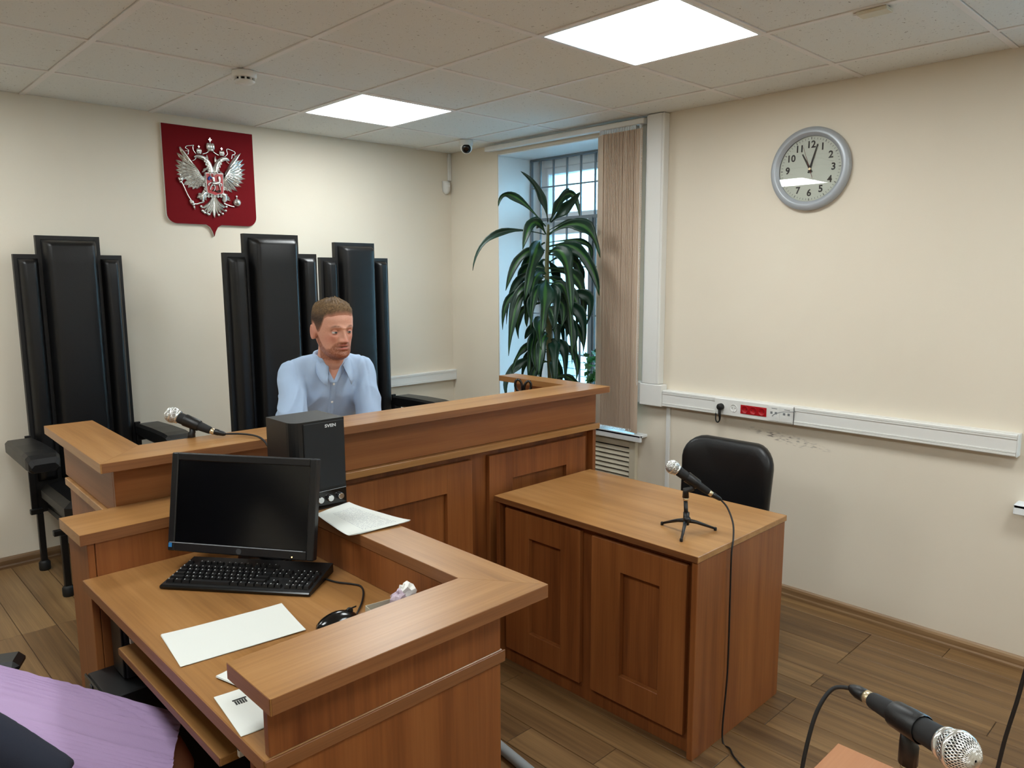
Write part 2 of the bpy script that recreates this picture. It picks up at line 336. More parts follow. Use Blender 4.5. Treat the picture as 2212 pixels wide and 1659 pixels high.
def wall(name,boxes):
    g=G()
    for b in boxes: g.box(*b,c=0)
    return struct(obj(name,g,'wall'))
W1=(-1.72,-.51,.73,2.50); W2=(-5.0,-3.74,.73,2.50); TW=.5
wall('wall_back',[(XL-.3,TW,0,.3,-.1,HC+.1)])
wall('wall_left',[(XL-.3,XL,YF-.3,0,-.1,HC+.1)])
wall('wall_front',[(XL,TW,YF-.3,YF,-.1,HC+.1)])
wall('wall_right',[(0,TW,W1[1],0,-.1,HC+.1),(0,TW,W1[0],W1[1],-.1,W1[2]-.02),(0,TW,W1[0],W1[1],W1[3],HC+.1),(0,TW,W2[1],W1[0],-.1,HC+.1),
                   (0,TW,W2[0],W2[1],-.1,W2[2]-.02),(0,TW,W2[0],W2[1],W2[3],HC+.1),(0,TW,YF,W2[0],-.1,HC+.1)])
# ceiling: slab darkened to paint the shadow gaps, grid bars, lay-in tiles
g=G(); g.box(XL,0,YF,0,HC+.02,HC+.1,0); ceil=struct(obj('ceiling',g,'joint'))
gx=[-.3-.6*k for k in range(9)]; gy=[.05-.6*j for j in range(1,13)]
for x in gx:
    g=G(); g.box(x-.012,x+.012,YF,0,HC,HC+.022,.0008); obj('grid_bar',g,'tbar',ceil)
for y in gy:
    g=G(); g.box(XL,0,y-.012,y+.012,HC+.0004,HC+.022,.0008); obj('grid_bar',g,'tbar',ceil)
LIGHTS=[(x,y) for x in (-1.2,-3.6) for y in (-.85,-2.65,-4.45,-6.25)]  # last row is unseen, added to raise the ambient light
xe=[0]+gx+[XL]; ye=[0]+gy+[YF]; cache={}
for i in range(len(xe)-1):
    for j in range(len(ye)-1):
        a0,a1=xe[i+1]+(.012 if i<len(xe)-2 else 0),xe[i]-(.012 if i else 0); b0,b1=ye[j+1]+(.012 if j<len(ye)-2 else 0),ye[j]-(.012 if j else 0)
        cx,cy=(a0+a1)/2,(b0+b1)/2
        if a1-a0<.02 or b1-b0<.02 or any(abs(cx-l[0])<.1 and abs(cy-l[1])<.1 for l in LIGHTS): continue
        k=(round(a1-a0,3),round(b1-b0,3))
        if k not in cache:
            g=G(); g.box(-k[0]/2+.0022,k[0]/2-.0022,-k[1]/2+.0022,k[1]/2-.0022,0,.014,.001); cache[k]=mesh('ceiling_tile',g,'tile')
        link('ceiling_tile',cache[k],ceil,(cx,cy,HC+.004+random.uniform(-.0012,.0012)))
# LED panels
M['diffuser']=emis('led_diffuser',(.95,1.0,1.0),PANEL)
lab=['square white LED ceiling panel nearest the red coat of arms','large square white LED ceiling panel above the right desk, nearest the clock']
for n,(x,y) in enumerate(LIGHTS):
    t=thing('ceiling_light',lab[n] if n<2 else 'square white LED ceiling panel out of view in the %s of the room'%('right middle','added last row at the right rear','left corner','left middle','left rear','added last row at the far left rear')[n-2],'ceiling light',(x,y,HC),group='LED panels in the ceiling')
    g=G()
    for a,b in ((-1,0),(1,0)): g.box(a*.288-.006,a*.288+.006,-.288,.288,-.0005,.014,.001)
    for a in (-1,1): g.box(-.288,.288,a*.288-.006,a*.288+.006,-.0005,.014,.001)
    obj('frame',g,'upvc',t); g=G(); g.box(-.283,.283,-.283,.283,.002,.012,0); obj('diffuser',g,'diffuser',t)
# baseboards
def baseboard(name,along,a0,a1,z,mat):
    pr=[(0,0),(.018,0),(.018,.012),(.014,.02),(.014,.042),(.010,.052),(.004,.058),(0,.058)]
    g=G(); g.prism([(0-d if along=='y' else 0-d,z+h) for d,h in pr],a0,a1,'xz' if along=='y' else 'yz'); return struct(obj(name,g,mat))
baseboard('baseboard_right','y',YF,PY,0,'skirt'); baseboard('baseboard_back','x',XL,0,PZ,'skirt_x')

# windows
def window(name,W,full):
    y0,y1,z0,z1=W
    w=struct(bpy.data.objects.new(name,None)); COL.objects.link(w)
    def P(n,m,*b,c=.002): g=G(); g.box(*b,c=c); return obj(n,g,m,w)
    P('reveal_panel','reveal',.001,TW-.05,y1-.008,y1-.001,z0,z1-.001); P('reveal_panel','reveal',.001,TW-.05,y0+.001,y0+.008,z0,z1-.001); P('reveal_panel','reveal',.001,TW-.05,y0+.008,y1-.008,z1-.009,z1-.001)
    g=G(); g.box(-.07,TW-.05,y0-.09,y1+.04,z0-.018,z0,.004); g.box(-.07,-.05,y0-.09,y1+.04,z0-.045,z0-.001,.004); obj('window_sill',g,'upvc',w)
    xf=.40
    f=.06
    for a,b in ((y0+.008,y0+.008+f),(y1-.008-f,y1-.008)): P('window_frame','upvc',xf,xf+.065,a,b,z0+.001,z1-.01,c=.006)
    for a,b in ((z0,z0+f),(z1-.01-f,z1-.01)): P('window_frame','upvc',xf,xf+.065,y0+f,y1-f,a,b,c=.006)
    zt=2.04; P('transom','upvc',xf,xf+.065,y0+f,y1-f,zt-.03,zt+.03,c=.006)
    ym=(y0+y1)/2+.02; P('mullion','upvc',xf,xf+.065,ym-.035,ym+.035,z0+f,zt-.03,c=.006)
    for (a,b,c_,d) in ((y0+.068,y1-.068,zt+.03,z1-.07),(y0+.068,ym-.035,z0+f,zt-.03),(ym+.035,y1-.068,z0+f,zt-.03)):
        s=G(); k=.045
        s.box(xf-.012,xf+.05,a,a+k,c_,d,.006); s.box(xf-.012,xf+.05,b-k,b,c_,d,.006); s.box(xf-.012,xf+.05,a+k,b-k,c_,c_+k,.006); s.box(xf-.012,xf+.05,a+k,b-k,d-k,d,.006)
        so=obj('sash',s,'upvc',w); q=G(); q.box(xf+.02,xf+.026,a+k,b-k,c_+k,d-k,0); obj('pane',q,'glass',so)
    hg=G(); hg.box(xf-.04,xf-.012,ym+.05,ym+.065,1.38,1.5,.004); obj('window_handle',hg,'white_plastic',w)
    return w
window('window_1',W1,True); window('window_2',W2,False)
def grille(W,label):
    y0,y1,z0,z1=W; t=thing('window_grille',label,'window grille',(.32,0,0))
    def bar(a,b,c,d,th): g=G(); g.box(-th/2,th/2,a,b,c,d,.001); obj('bar',g,'grille',t)
    F=.022; ya,yb,za,zb=y0+.012,y1-.012,z0+.05,z1-.014
    for y in (ya,yb): bar(y-F/2,y+F/2,za,zb,F)
    for z in (za,zb,2.065): bar(ya,yb,z-F/2,z+F/2,F)
    ym=-1.09+(W[1]+.51); bar(ym-.017,ym+.017,za,2.065,.03)
    y=y1-.105
    while y>ya+.04: bar(y-.006,y+.006,za,zb,.012); y-=.126
    for z in (2.29,1.73,1.40,1.12): bar(ya,yb,z-.005,z+.005,.010)
grille(W1,'grey steel security grille of bars behind the tall plant'); grille(W2,'grey steel security grille in the window beyond the right edge')
# outdoors
g=G(); g.box(.6,14,-16,8,-.9,-.8,0); obj('pavement',g,'asphalt')['kind']='structure'
t=thing('building','pale building across the yard seen through the window bars','building',(9,0,-.8))
g=G(); g.box(0,.4,-16,8,0,7,0); obj('wall',g,'pale_wall',t)
for yy in (-9,-5.5,-2,1.5,5):
    for zz in (1.6,4.6):
        g=G(); g.box(-.06,.02,yy-.6,yy+.6,zz,zz+1.5,.01); o=obj('window',g,'upvc',t); q=G(); q.box(-.07,-.061,yy-.5,yy+.5,zz+.1,zz+1.4,0); obj('pane',q,'far_pane',o)
t=thing('garden_wall','pale grey brick wall outside the window behind the ivy','wall',(2.6,0,-.8))
g=G(); g.box(.012,.2,-6,4,0,1.62,0); obj('core',g,'asphalt',t)
g=G(); g.box(-.0,.012,-.12,.12,-.034,.034,.003); bm=mesh('brick',g,'facade_brick')
for r in range(21):
    for c in range(10): link('brick',bm,t,(0,-.6+.25*c+(.125 if r%2 else 0),.04+.076*r))

# ------------------------------------------------------------------ fixed furniture
def B(n,m,parent,*b,c=.0015):
    g=G(); g.box(*b,c=c); return obj(n,g,m,parent)
def frame_panel(parent,plane,a0,a1,z0,z1,r0,r1,rz0,rz1,d0,d1,mat='wood_z_shade'):
    """raised panel with a rectangular recess, from depth d0 (proud face) to d1"""
    g=G()
    def bx(p,q,s,e):
        if plane=='yz': g.box(d0,d1,p,q,s,e,.0015)
        else: g.box(p,q,d0,d1,s,e,.0015)
    bx(a0,r0,z0,z1); bx(r1,a1,z0,z1); bx(r0-.001,r1+.001,z0,rz0); bx(r0-.001,r1+.001,rz1,z1)
    return obj('raised_panel',g,mat,parent)
# witness desk (right)
t=thing('desk','wooden desk with two recessed front panels and a microphone on top, right','desk',(0,0,0))
B('desktop','wood_y',t,-1.545,-.915,-3.135,-2.135,.722,.745,c=.002)
B('desktop_edge','edge_y',t,-1.5465,-1.5452,-3.134,-2.136,.7225,.7445,c=.0003)
B('end_panel','wood_z_shade',t,-1.538,-.92,-3.13,-3.108,0,.7215); B('end_panel','wood_z_shade',t,-1.538,-.92,-2.162,-2.14,0,.7215)
B('front_panel','wood_z_shade',t,-1.505,-1.489,-3.107,-2.163,.0,.7215)
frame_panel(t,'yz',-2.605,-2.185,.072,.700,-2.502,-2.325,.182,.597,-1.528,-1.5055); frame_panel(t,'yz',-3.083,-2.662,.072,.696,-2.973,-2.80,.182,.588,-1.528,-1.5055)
# judges' bench, turned a touch against the room
BR=math.radians(-2.0)
bench=thing('judges_bench','long wooden judges bench with a raised counter along the front','bench',(-3.046,-2.128,0),BR)
def mitre(name,pts,z0,z1,mat): g=G(); g.prism(pts,z0,z1,'xy'); return obj(name,g,mat,bench)
UL=2.19
mitre('counter_top',[(0,0),(UL,0),(UL-.12,.19),(.155,.19)],1.122,1.15,'wood_x')
mitre('counter_top',[(0,.001),(.155,.191),(.155,.755),(0,.755)],1.122,1.15,'wood_y')
mitre('counter_top',[(UL,.001),(UL,.665),(UL-.12,.665),(UL-.12,.191)],1.122,1.15,'wood_y')
g=G(); g.box(.004,UL-.004,-.0012,-.0001,1.1225,1.1495,.0002); obj('edge_band',g,'edge_x',bench)
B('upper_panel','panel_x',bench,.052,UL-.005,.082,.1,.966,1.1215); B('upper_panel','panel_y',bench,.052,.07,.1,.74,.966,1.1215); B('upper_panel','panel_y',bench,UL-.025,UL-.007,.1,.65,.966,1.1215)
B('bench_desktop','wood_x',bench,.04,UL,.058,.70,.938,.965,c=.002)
B('front_panel','wood_z_shade',bench,.085,UL-.03,.115,.131,.0,.9375); B('end_panel','wood_z_shade',bench,UL-.029,UL-.007,.078,.60,.0 if False else .212,.9375); B('end_panel','wood_z_shade',bench,UL-.029,UL-.007,.078,.12,.0,.211)
B('side_panel','wood_z_shade',bench,.062,.084,.078,.74,.212,.9375)
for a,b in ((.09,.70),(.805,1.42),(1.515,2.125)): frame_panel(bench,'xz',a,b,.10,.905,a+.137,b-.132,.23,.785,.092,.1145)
# secretary's desk
sec=thing('secretary_desk','lower wooden desk with a raised ledge, holding the computer monitor','desk')
def ms(name,pts,z0,z1,mat): g=G(); g.prism(pts,z0,z1,'xy'); return obj(name,g,mat,sec)
LX0,LX1,LY0,LY1,LZ=-3.145,-2.495,-3.347,-2.062,1.0
ms('ledge',[(LX0,LY0),(LX1,LY0),(LX1-.118,LY0+.165),(LX0,LY0+.165)],LZ-.03,LZ,'wood_x')
ms('ledge',[(LX1,LY0+.001),(LX1,LY1),(LX1-.118,LY1-.205),(LX1-.118,LY0+.166)],LZ-.03,LZ,'wood_y')
ms('ledge',[(LX1-.001,LY1),(LX0,LY1),(LX0,LY1-.205),(LX1-.119,LY1-.205)],LZ-.03,LZ,'wood_x')
g=G(); g.box(LX0+.002,LX1-.002,LY0-.0012,LY0-.0001,LZ-.0295,LZ-.0005,.0002); obj('edge_band',g,'edge_x',sec)
g=G(); g.box(LX0-.0012,LX0-.0001,LY0+.002,LY0+.163,LZ-.0295,LZ-.0005,.0002); obj('edge_band',g,'edge_y',sec)
g=G(); g.box(LX0,LX1-.119,LY1-.2062,LY1-.2051,LZ-.0295,LZ-.0005,.0002); obj('edge_band',g,'edge_x',sec)
g=G(); g.box(LX1-.1192,LX1-.1181,LY0+.166,LY1-.206,LZ-.0295,LZ-.0005,.0002); obj('edge_band',g,'edge_y',sec)
DZ=.875
B('desktop','wood_y',sec,LX0,-2.601,-3.313,-2.2585,DZ-.027,DZ,c=.002)
g=G(); g.box(LX0-.0012,LX0-.0001,-3.312,-2.2595,DZ-.0265,DZ-.0005,.0002); obj('edge_band',g,'edge_y',sec)
g=G(); g.box(LX0,-2.598,-3.3185,-3.3135,DZ-.027,DZ-.0005,.001); obj('edge_band',g,'edge_x',sec)
B('upper_panel','wood_z_shade',sec,-3.135,-2.607,-3.3125,-3.295,DZ,LZ-.0305); B('upper_panel','wood_z_shade',sec,-2.612,-2.600,-3.2945,-2.10,DZ,LZ-.0305); B('back_panel','wood_z_shade',sec,-3.108,-2.613,-2.258,-2.240,0,LZ-.0305)
B('side_panel','wood_z_shade',sec,-3.127,-3.109,-2.256,-2.07,0,LZ-.0305)
B('front_panel','wood_z_shade',sec,-3.118,-2.607,-3.3125,-3.295,0,DZ-.0275); B('right_panel','wood_z_shade',sec,-2.612,-2.6005,-3.2945,-2.10,.02,DZ-.0275)
B('tray_support','wood_z_shade',sec,-3.08,-2.63,-3.12,-3.102,.66,DZ-.0275); B('tray_support','wood_z_shade',sec,-3.08,-2.63,-2.46,-2.442,.66,DZ-.0275)
tr=B('keyboard_tray','wood_y',sec,-3.13,-2.72,-3.085,-2.478,.742,.76); B('edge_band','edge_y',tr,-3.1315,-3.1302,-3.084,-2.479,.7425,.7595,c=.0003)
for y in (-2.468,-3.098):
    g=G(); g.box(-3.10,-2.68,y-.005,y+.005,.755,.79,.001); g.box(-3.1005,-3.09,y-.0055,y+.0055,.77,.776,0,1); obj('tray_rail',g,['white_plastic','black_metal'],sec)
# table in the foreground
t=thing('table','light wooden table corner under the nearest microphone','table',(0,0,0))
M['beech']=wood('beech_laminate','x',(140,88,50),(160,104,64),(174,120,78),rough=.5)
B('tabletop','beech',t,-3.42,-2.222,-4.50,-3.882,.725,.75,c=.002); 
for x in (-3.38,-2.27): B('side_panel','beech',t,x-.011,x+.011,-4.47,-3.92,0,.7245)
B('modesty_panel','beech',t,-3.368,-2.282,-3.94,-3.924,.25,.7245)
# floor conduit
g=G(); pts=[Vector((-1.955,-2.46,.019)),Vector((-1.985,-2.72,.019)),Vector((-2.03,-3.1,.019)),Vector((-2.06,-3.7,.019))]
g.tube(pts,.019,12,sub=6); tag(obj('floor_conduit',g,'pipe'),'grey round conduit lying on the floor beside the secretary desk','conduit')

# ------------------------------------------------------------------ judges' chairs
def judge_chair(label):
    t=thing('high_back_chair',label,'chair',(0,0,PZ),group='tall black leather judges chairs')
    z=lambda v:v-PZ
    g=G(); g.prism([(-.2425,z(.50)),(.2425,z(.50)),(.2425,z(1.787)),(.1425,z(1.787)),(.1425,z(1.879)),(-.1425,z(1.879)),(-.1425,z(1.787)),(-.2425,z(1.787))],.0,.032,'xz'); obj('backboard',g,'leather_trim',t)
    for n,(a,b,zt,dp) in {'centre_cushion':(-.122,.122,1.860,.066),'side_cushion':(-.226,-.140,1.767,.046),'side_cushion.':(.140,.226,1.767,.046)}.items():
        g=G(); padded(g,a,b,z(.66),z(zt),.0,dp,.034 if n[0]=='c' else .028); obj(n.strip('.'),g,'leather',t)
    g=G(); g.box(-.235,.235,-.53,-.05,z(.565),z(.66),.028); o=obj('seat',g,'leather',t)
    g=G(); g.box(-.20,.20,-.50,-.02,z(.53),z(.564),.004); obj('seat_frame',g,'black_metal',t)
    for sx in (-1,1):
        cx=sx*.298
        g=G(); rings=[]
        for y,zt,zb,hw in ((-.005,.888,.832,.055),(-.05,.896,.828,.062),(-.25,.902,.828,.066),(-.43,.902,.826,.068),(-.49,.896,.822,.067),(-.52,.882,.820,.062),(-.532,.858,.824,.052)):
            zt,zb=z(zt),z(zb); c=.013; h=zt-zb; c=min(c,h*.45)
            rings.append([(cx-hw+c,y,zb),(cx+hw-c,y,zb),(cx+hw,y,zb+c),(cx+hw,y,zt-c),(cx+hw-c,y,zt),(cx,y,zt+.0005),(cx-hw+c,y,zt),(cx-hw,y,zt-c),(cx-hw,y,zb+c)])
        g.loft(rings,0,False,True); g.box(sx*.2425,sx*.30,-.03,.03,z(.80),z(.86),.004); obj('armrest',g,'leather',t)
        g=G(); g.box(sx*.255-.014,sx*.255+.014,-.016,-.001,z(.50),z(.90),.002); obj('back_post',g,'black_metal',t)
        g=G(); g.box(sx*.19-.012,sx*.19+.012,-.48,-.02,z(.50),z(.53),.003); g.box(sx*.24-.04,sx*.24+.014,-.044,-.016,z(.505),z(.53),.002); g.box(sx*.24-.04,sx*.24+.014,-.484,-.456,z(.505),z(.53),.002); obj('side_rail',g,'black_metal',t)
        for y in (-.03,-.47):
            g=G(); g.box(sx*.24-.014,sx*.24+.014,y-.014,y+.014,.045,z(.505),.003); l=obj('leg',g,'black_metal',t)
            g=G(); g.lathe([(.024,0),(.026,.006),(.026,.04),(.018,.05)],(sx*.24,y,0),n=12); obj('foot_cap',g,'rubber',l)
    return t
c1=judge_chair('tall black leather chair standing alone beneath the coat of arms, far left'); c1.location=(-2.585,-.13,PZ)
c2=copy_tree(c1,(-1.884,-.90,PZ),0,'tall black leather chair directly behind the man in the blue shirt'); c2.rotation_euler=(0,0,math.radians(0))
c3=copy_tree(c1,(-1.053,-.335,PZ),0,'tall black leather chair nearest the plant and window, partly behind another')
# ------------------------------------------------------------------ office chair on the right
t=thing('office_chair','low black leather chair behind the right desk, against the wall','chair',(-.62,-2.69,0))
def rrect(w,h,r,n=6):
    P=[]
    for cx,cy,a0 in ((w/2-r,h/2-r,0),(-w/2+r,h/2-r,90),(-w/2+r,-h/2+r,180),(w/2-r,-h/2+r,270)):
        for k in range(n+1): a=math.radians(a0+90*k/n); P.append((cx+r*math.cos(a),cy+r*math.sin(a)))
    return P
g=G(); rings=[]
for s,dx in ((.04,-.052),(.2,-.0515),(.4,-.050),(.6,-.048),(.75,-.045),(.86,-.041),(.93,-.035),(.975,-.024),(.995,-.012),(1.0,0),(.985,.014),(.93,.022),(.5,.026)):
    rings.append([(dx+.05*(1-(y/.225)**2)+.10*(zz/.4)*.35,y*1.0,.71+zz) for y,zz in [(p[0]*(1-.07*(p[1]<0)*abs(p[1])/.22)*s if s<1 else p[0]*(1-.07*(p[1]<0)*abs(p[1])/.22),p[1]*s) for p in rrect(.455,.43,.10)]])
g.loft(rings,0,True,True); obj('backrest',g,'leather',t)
g=G(); rings=[]
for s,zz in ((.9,.42),(.985,.425),(1,.45),(.985,.475),(.9,.487),(.5,.49)): rings.append([(-.22+p[0]*s,p[1]*s,zz) for p in rrect(.46,.46,.09)])
g.loft(rings,0,True,True); obj('seat',g,'leather',t)
for s in (-1,1):
    g=G(); g.tube([(-.42,s*.20,.012),(-.40,s*.20,.40),(-.2,s*.20,.415),(.0,s*.2,.41),(.08,s*.17,.5),(.11,s*.13,.70)],.0125,8,sub=5); obj('side_frame',g,'black_metal',t)
    g=G(); g.tube([(.0,s*.20,.41),(.07,s*.21,.012)],.0125,8); obj('leg',g,'black_metal',t)
# ------------------------------------------------------------------ microphones
def lattice_ball(c,r,ax,cut):
    ax=Vector(ax).normalized(); u=ax.orthogonal().normalized(); w=ax.cross(u); nu,nv=34,17; V=[]; F=[]
    for j in range(nv+1):
        th=math.pi*(.02+(cut-.02)*j/nv)
        for i in range(nu):
            ph=2*math.pi*(i+.5*j)/nu; V.append(Vector(c)-ax*(r*math.cos(th))+(u*math.cos(ph)+w*math.sin(ph))*r*math.sin(th))
    for j in range(nv):
        for i in range(nu): F.append((j*nu+i,j*nu+(i+1)%nu,(j+1)*nu+(i+1)%nu,(j+1)*nu+i) if False else (j*nu+i,(j+1)*nu+i,(j+1)*nu+(i-1)%nu))
    # thin ribbons along the lattice edges
    g=G(); E=set()
    for f in F:
        for a,b in ((0,1),(1,2),(2,0)):
            e=tuple(sorted((f[a],f[b])));
            if abs(e[0]//nu-e[1]//nu)==1: E.add(e)
    h=r*.027
    for a,b in E:
        p,q=V[a],V[b]; n=((p+q)/2-Vector(c)).normalized(); d=(q-p).normalized(); s=d.cross(n)*h
        g.add([p-s,p+s,q+s,q-s,p+n*h,q+n*h],[(0,4,5,3),(4,1,2,5)],0,True)
    return g
def microphone(head,tail,xlr,stand_top,base,legs,label,cable,post_r=.0085,base_z=None,group='handheld microphones on small stands'):
    H,Tl,X=Vector(head),Vector(tail),Vector(xlr); ax=(Tl-H).normalized(); L=(Tl-H).length
    t=thing('microphone',label,'microphone',tuple(base),group=group); o=Vector(base)
    def add(n,g,m,p=t):
        g.v=[tuple(Vector(v)-o) for v in g.v]; return obj(n,g,m,p)
    rb=.0255
    g=G(); g.ball(H,rb*.955,20,12); add('grille_core',g,'ink')
    add('grille_mesh',lattice_ball(H,rb,ax,.80),'silver')
    g=G(); g.lathe([(rb*1.0,-.003),(rb*1.045,-.0025),(rb*1.045,.0025),(rb*1.0,.003)],H,ax,24); add('grille_band',g,'silver')
    g=G(); g.lathe([(rb*.62,.016),(rb*.86,.0165),(rb*.86,.0215),(rb*.74,.0225),(.0165,.025)],H,ax,24); add('neck_ring',g,'silver')
    g=G(); g.lathe([(.0150,.0225),(.0178,.024),(.0182,.030),(.0172,.06),(.0148,.10),(.0122,L-.004),(.0112,L),(.006,L)],H,ax,20); add('body',g,'black_matte')
    g=G(); g.lathe([(.0095,L),(.0100,L+.001),(.0100,L+.013),(.0092,L+.014)],H,ax,16); add('connector_ring',g,'brass')
    ax2=(X-Tl).normalized(); L2=(X-Tl).length
    g=G(); g.lathe([(.0095,.013),(.0102,.015),(.0102,.026),(.0092,.030),(.0075,L2-.006),(.0045,L2)],Tl,ax2,14); add('plug',g,'black_plastic')
    st=Vector(stand_top); k=(st-H).dot(ax); cp=H+ax*k
    g=G(); g.lathe([(.0195,-.026),(.0205,-.024),(.0188,.022),(.0178,.026)],cp,ax,18,cap=False); g.lathe([(.0176,.026),(.0192,-.026)],cp,ax,18,cap=False); add('clip',g,'black_plastic')
    dn=Vector((0,0,-1)); g=G(); g.tube([cp+dn*.014,cp+dn*.03,Vector((st.x,st.y,cp.z-.035)),Vector((st.x,st.y,cp.z-.062))],[.009,.010,.0125,.0125],12); add('clip_stem',g,'black_plastic')
    zt=cp.z-.062; g=G(); g.lathe([(.0098,0),(.0098,-.011)],(st.x,st.y,zt),(0,0,1),14); add('collar',g,'brass')
    bz=base_z if base_z is not None else o.z; tb=Vector((base[0],base[1],bz))
    g=G(); g.tube([(st.x,st.y,zt-.010),(tb.x,tb.y,bz+.055)],post_r*.9,12); g.tube([(tb.x,tb.y,bz+.075),(tb.x,tb.y,bz+.028)],post_r*1.35,12); g.ball((tb.x-.004,tb.y-.006,bz+.05),.014,12,8); add('post',g,'black_metal')
    for lg in legs:
        lg=Vector(lg); g=G(); g.tube([tb+Vector((0,0,.045)),tb+(lg-tb)*.35+Vector((0,0,.035)),lg+Vector((0,0,.007))],[.0085,.0065,.0042],8); l=add('leg',g,'black_metal')
        g=G(); g.lathe([(.0052,-.006),(.0058,-.004),(.0058,.004),(.004,.006)],lg+Vector((0,0,.0062)),(0,0,1),8); add('foot',g,'rubber',l)
    c=[X-ax2*.004]+[Vector(p) for p in cable]
    g=G(); g.tube(c,.0032,8,sub=8); add('cable',g,'rubber')
    return t
microphone((-1.379,-2.916,.982),(-1.294,-3.016,.891),(-1.264,-3.05,.863),(-1.351,-2.956,.90),(-1.362,-2.968,.7455),[(-1.357,-2.861,.7455),(-1.271,-3.034,.7455),(-1.458,-3.012,.7455)],
  'microphone on a small black tripod standing on the right desk',[(-1.262,-3.075,.838),(-1.29,-3.115,.795),(-1.322,-3.136,.748),(-1.343,-3.143,.70),(-1.341,-3.143,.526),(-1.339,-3.143,.263),(-1.362,-3.145,.02),(-1.385,-3.19,.006),(-1.425,-3.24,.005),(-1.5,-3.4,.005),(-1.7,-3.8,.005)])
microphone((-2.758,-1.897,1.224),(-2.673,-1.989,1.172),(-2.639,-2.024,1.16),(-2.719,-1.942,1.188),(-2.719,-1.90,.966),[(-2.62,-1.86,.966),(-2.80,-1.83,.966),(-2.73,-1.99,.966)],
  'microphone resting over the judges bench counter beside the left chair',[(-2.60,-2.04,1.158),(-2.577,-2.10,1.158),(-2.57,-2.15,1.15),(-2.565,-2.185,1.118),(-2.56,-2.205,1.05),(-2.555,-2.2,1.006)],base_z=.966)
microphone((-2.632,-4.188,1.075),(-2.555,-4.055,1.055),(-2.538,-4.016,1.052),(-2.588,-4.118,1.06),(-2.588,-4.118,.7505),[(-2.49,-4.14,.7505),(-2.65,-4.20,.7505),(-2.62,-4.02,.7505)],
  'largest, nearest microphone in the lower right corner, grille toward the viewer',[(-2.547,-3.995,1.045),(-2.566,-3.982,1.015),(-2.583,-3.976,.966),(-2.597,-3.973,.90),(-2.61,-3.97,.78),(-2.60,-3.99,.755),(-2.56,-4.05,.7545)])
microphone((-2.30,-4.37,1.02),(-2.262,-4.265,1.115),(-2.253,-4.24,1.138),(-2.285,-4.33,1.055),(-2.32,-4.33,.7505),[(-2.24,-4.30,.7505),(-2.36,-4.26,.7505),(-2.33,-4.42,.7505)],
  'microphone out of frame whose black cable hangs at the right edge',[(-2.235,-4.20,1.13),(-2.24,-4.182,1.04),(-2.243,-4.173,.972),(-2.246,-4.162,.90),(-2.25,-4.155,.83),(-2.26,-4.15,.77),(-2.28,-4.17,.7545)])
# ------------------------------------------------------------------ computer on the secretary's desk
t=thing('monitor','black flat computer monitor with a dark screen on the secretary desk','monitor',(-2.805,-2.509,DZ),-.97)
mw,mh=.430,.267; Mt=Matrix.Translation((0,0,1.0625-DZ))@Matrix.Rotation(-.186,4,'X')
g=G(); bz=.02
for b in ((-mw/2,-mw/2+bz,-mh/2,mh/2),(mw/2-bz,mw/2,-mh/2,mh/2),(-mw/2+bz,mw/2-bz,mh/2-bz,mh/2),(-mw/2+bz,mw/2-bz,-mh/2,-mh/2+.024)): g.box(b[0],b[1],-.012,.012,b[2],b[3],.0025,mat=Mt)
obj('bezel',g,'black_plastic',t)
g=G(); g.box(-mw/2+bz-.002,mw/2-bz+.002,-.007,.0,-mh/2+.022,mh/2-bz+.002,0,mat=Mt); sc=obj('screen',g,'screen',t)
g=G(); g.box(-mw/2+.006,mw/2-.03,-.0126,-.0121,-mh/2+.0225,-mh/2+.0242,0,mat=Mt); obj('silver_line',g,'silver_satin',t)
g=G(); g.box(-mw/2+.004,-mw/2+.014,-.0128,-.0121,-mh/2+.010,-mh/2+.0215,0,mat=Mt); obj('sticker',g,'blue_sticker',t)
g=G(); g.ball((mw/2-.06,-.0123,-mh/2+.007),.0016,8,6,mat=Mt); obj('power_light',g,emis('amber_led',(1.,.62,.15),6.),t)
g=G(); g.lathe([(.008,0),(.008,.0006)],(0,-.0121,-mh/2+.011),(0,-1,0),12); g.v=[tuple(Mt@Vector(v)) for v in g.v]; obj('emblem',g,'dark_grey',t)
g=G(); g.prism([(-mw/2+.01,-mh/2+.01),(mw/2-.01,-mh/2+.01),(mw/2-.01,mh/2-.01),(-mw/2+.01,mh/2-.01)],.012,.03,'xz',mat=Mt); g.prism([(-.11,-.09),(.11,-.09),(.11,.08),(-.11,.08)],.03,.055,'xz',mat=Mt); obj('rear_case',g,'black_plastic',t)
g=G(); g.tube([(0,.115,.004),(0,.110,.06),(0,.066,.17)],[.034,.026,.026],12); obj('neck',g,'black_plastic',t)
g=G(); g.lathe([(.083,0),(.085,.004),(.080,.010),(.05,.014),(.03,.016)],(0,.115,0),(0,0,1),32); obj('base',g,'black_gloss',t)
g=G(); g.tube([(.05,.06,.14),(.09,.09,.08),(.10,.06,.02),(.08,.040,.006),(.03,.032,.006),(-.04,.03,.006),(-.08,.06,.006)],.0035,8,sub=6); obj('cable',g,'rubber',t)
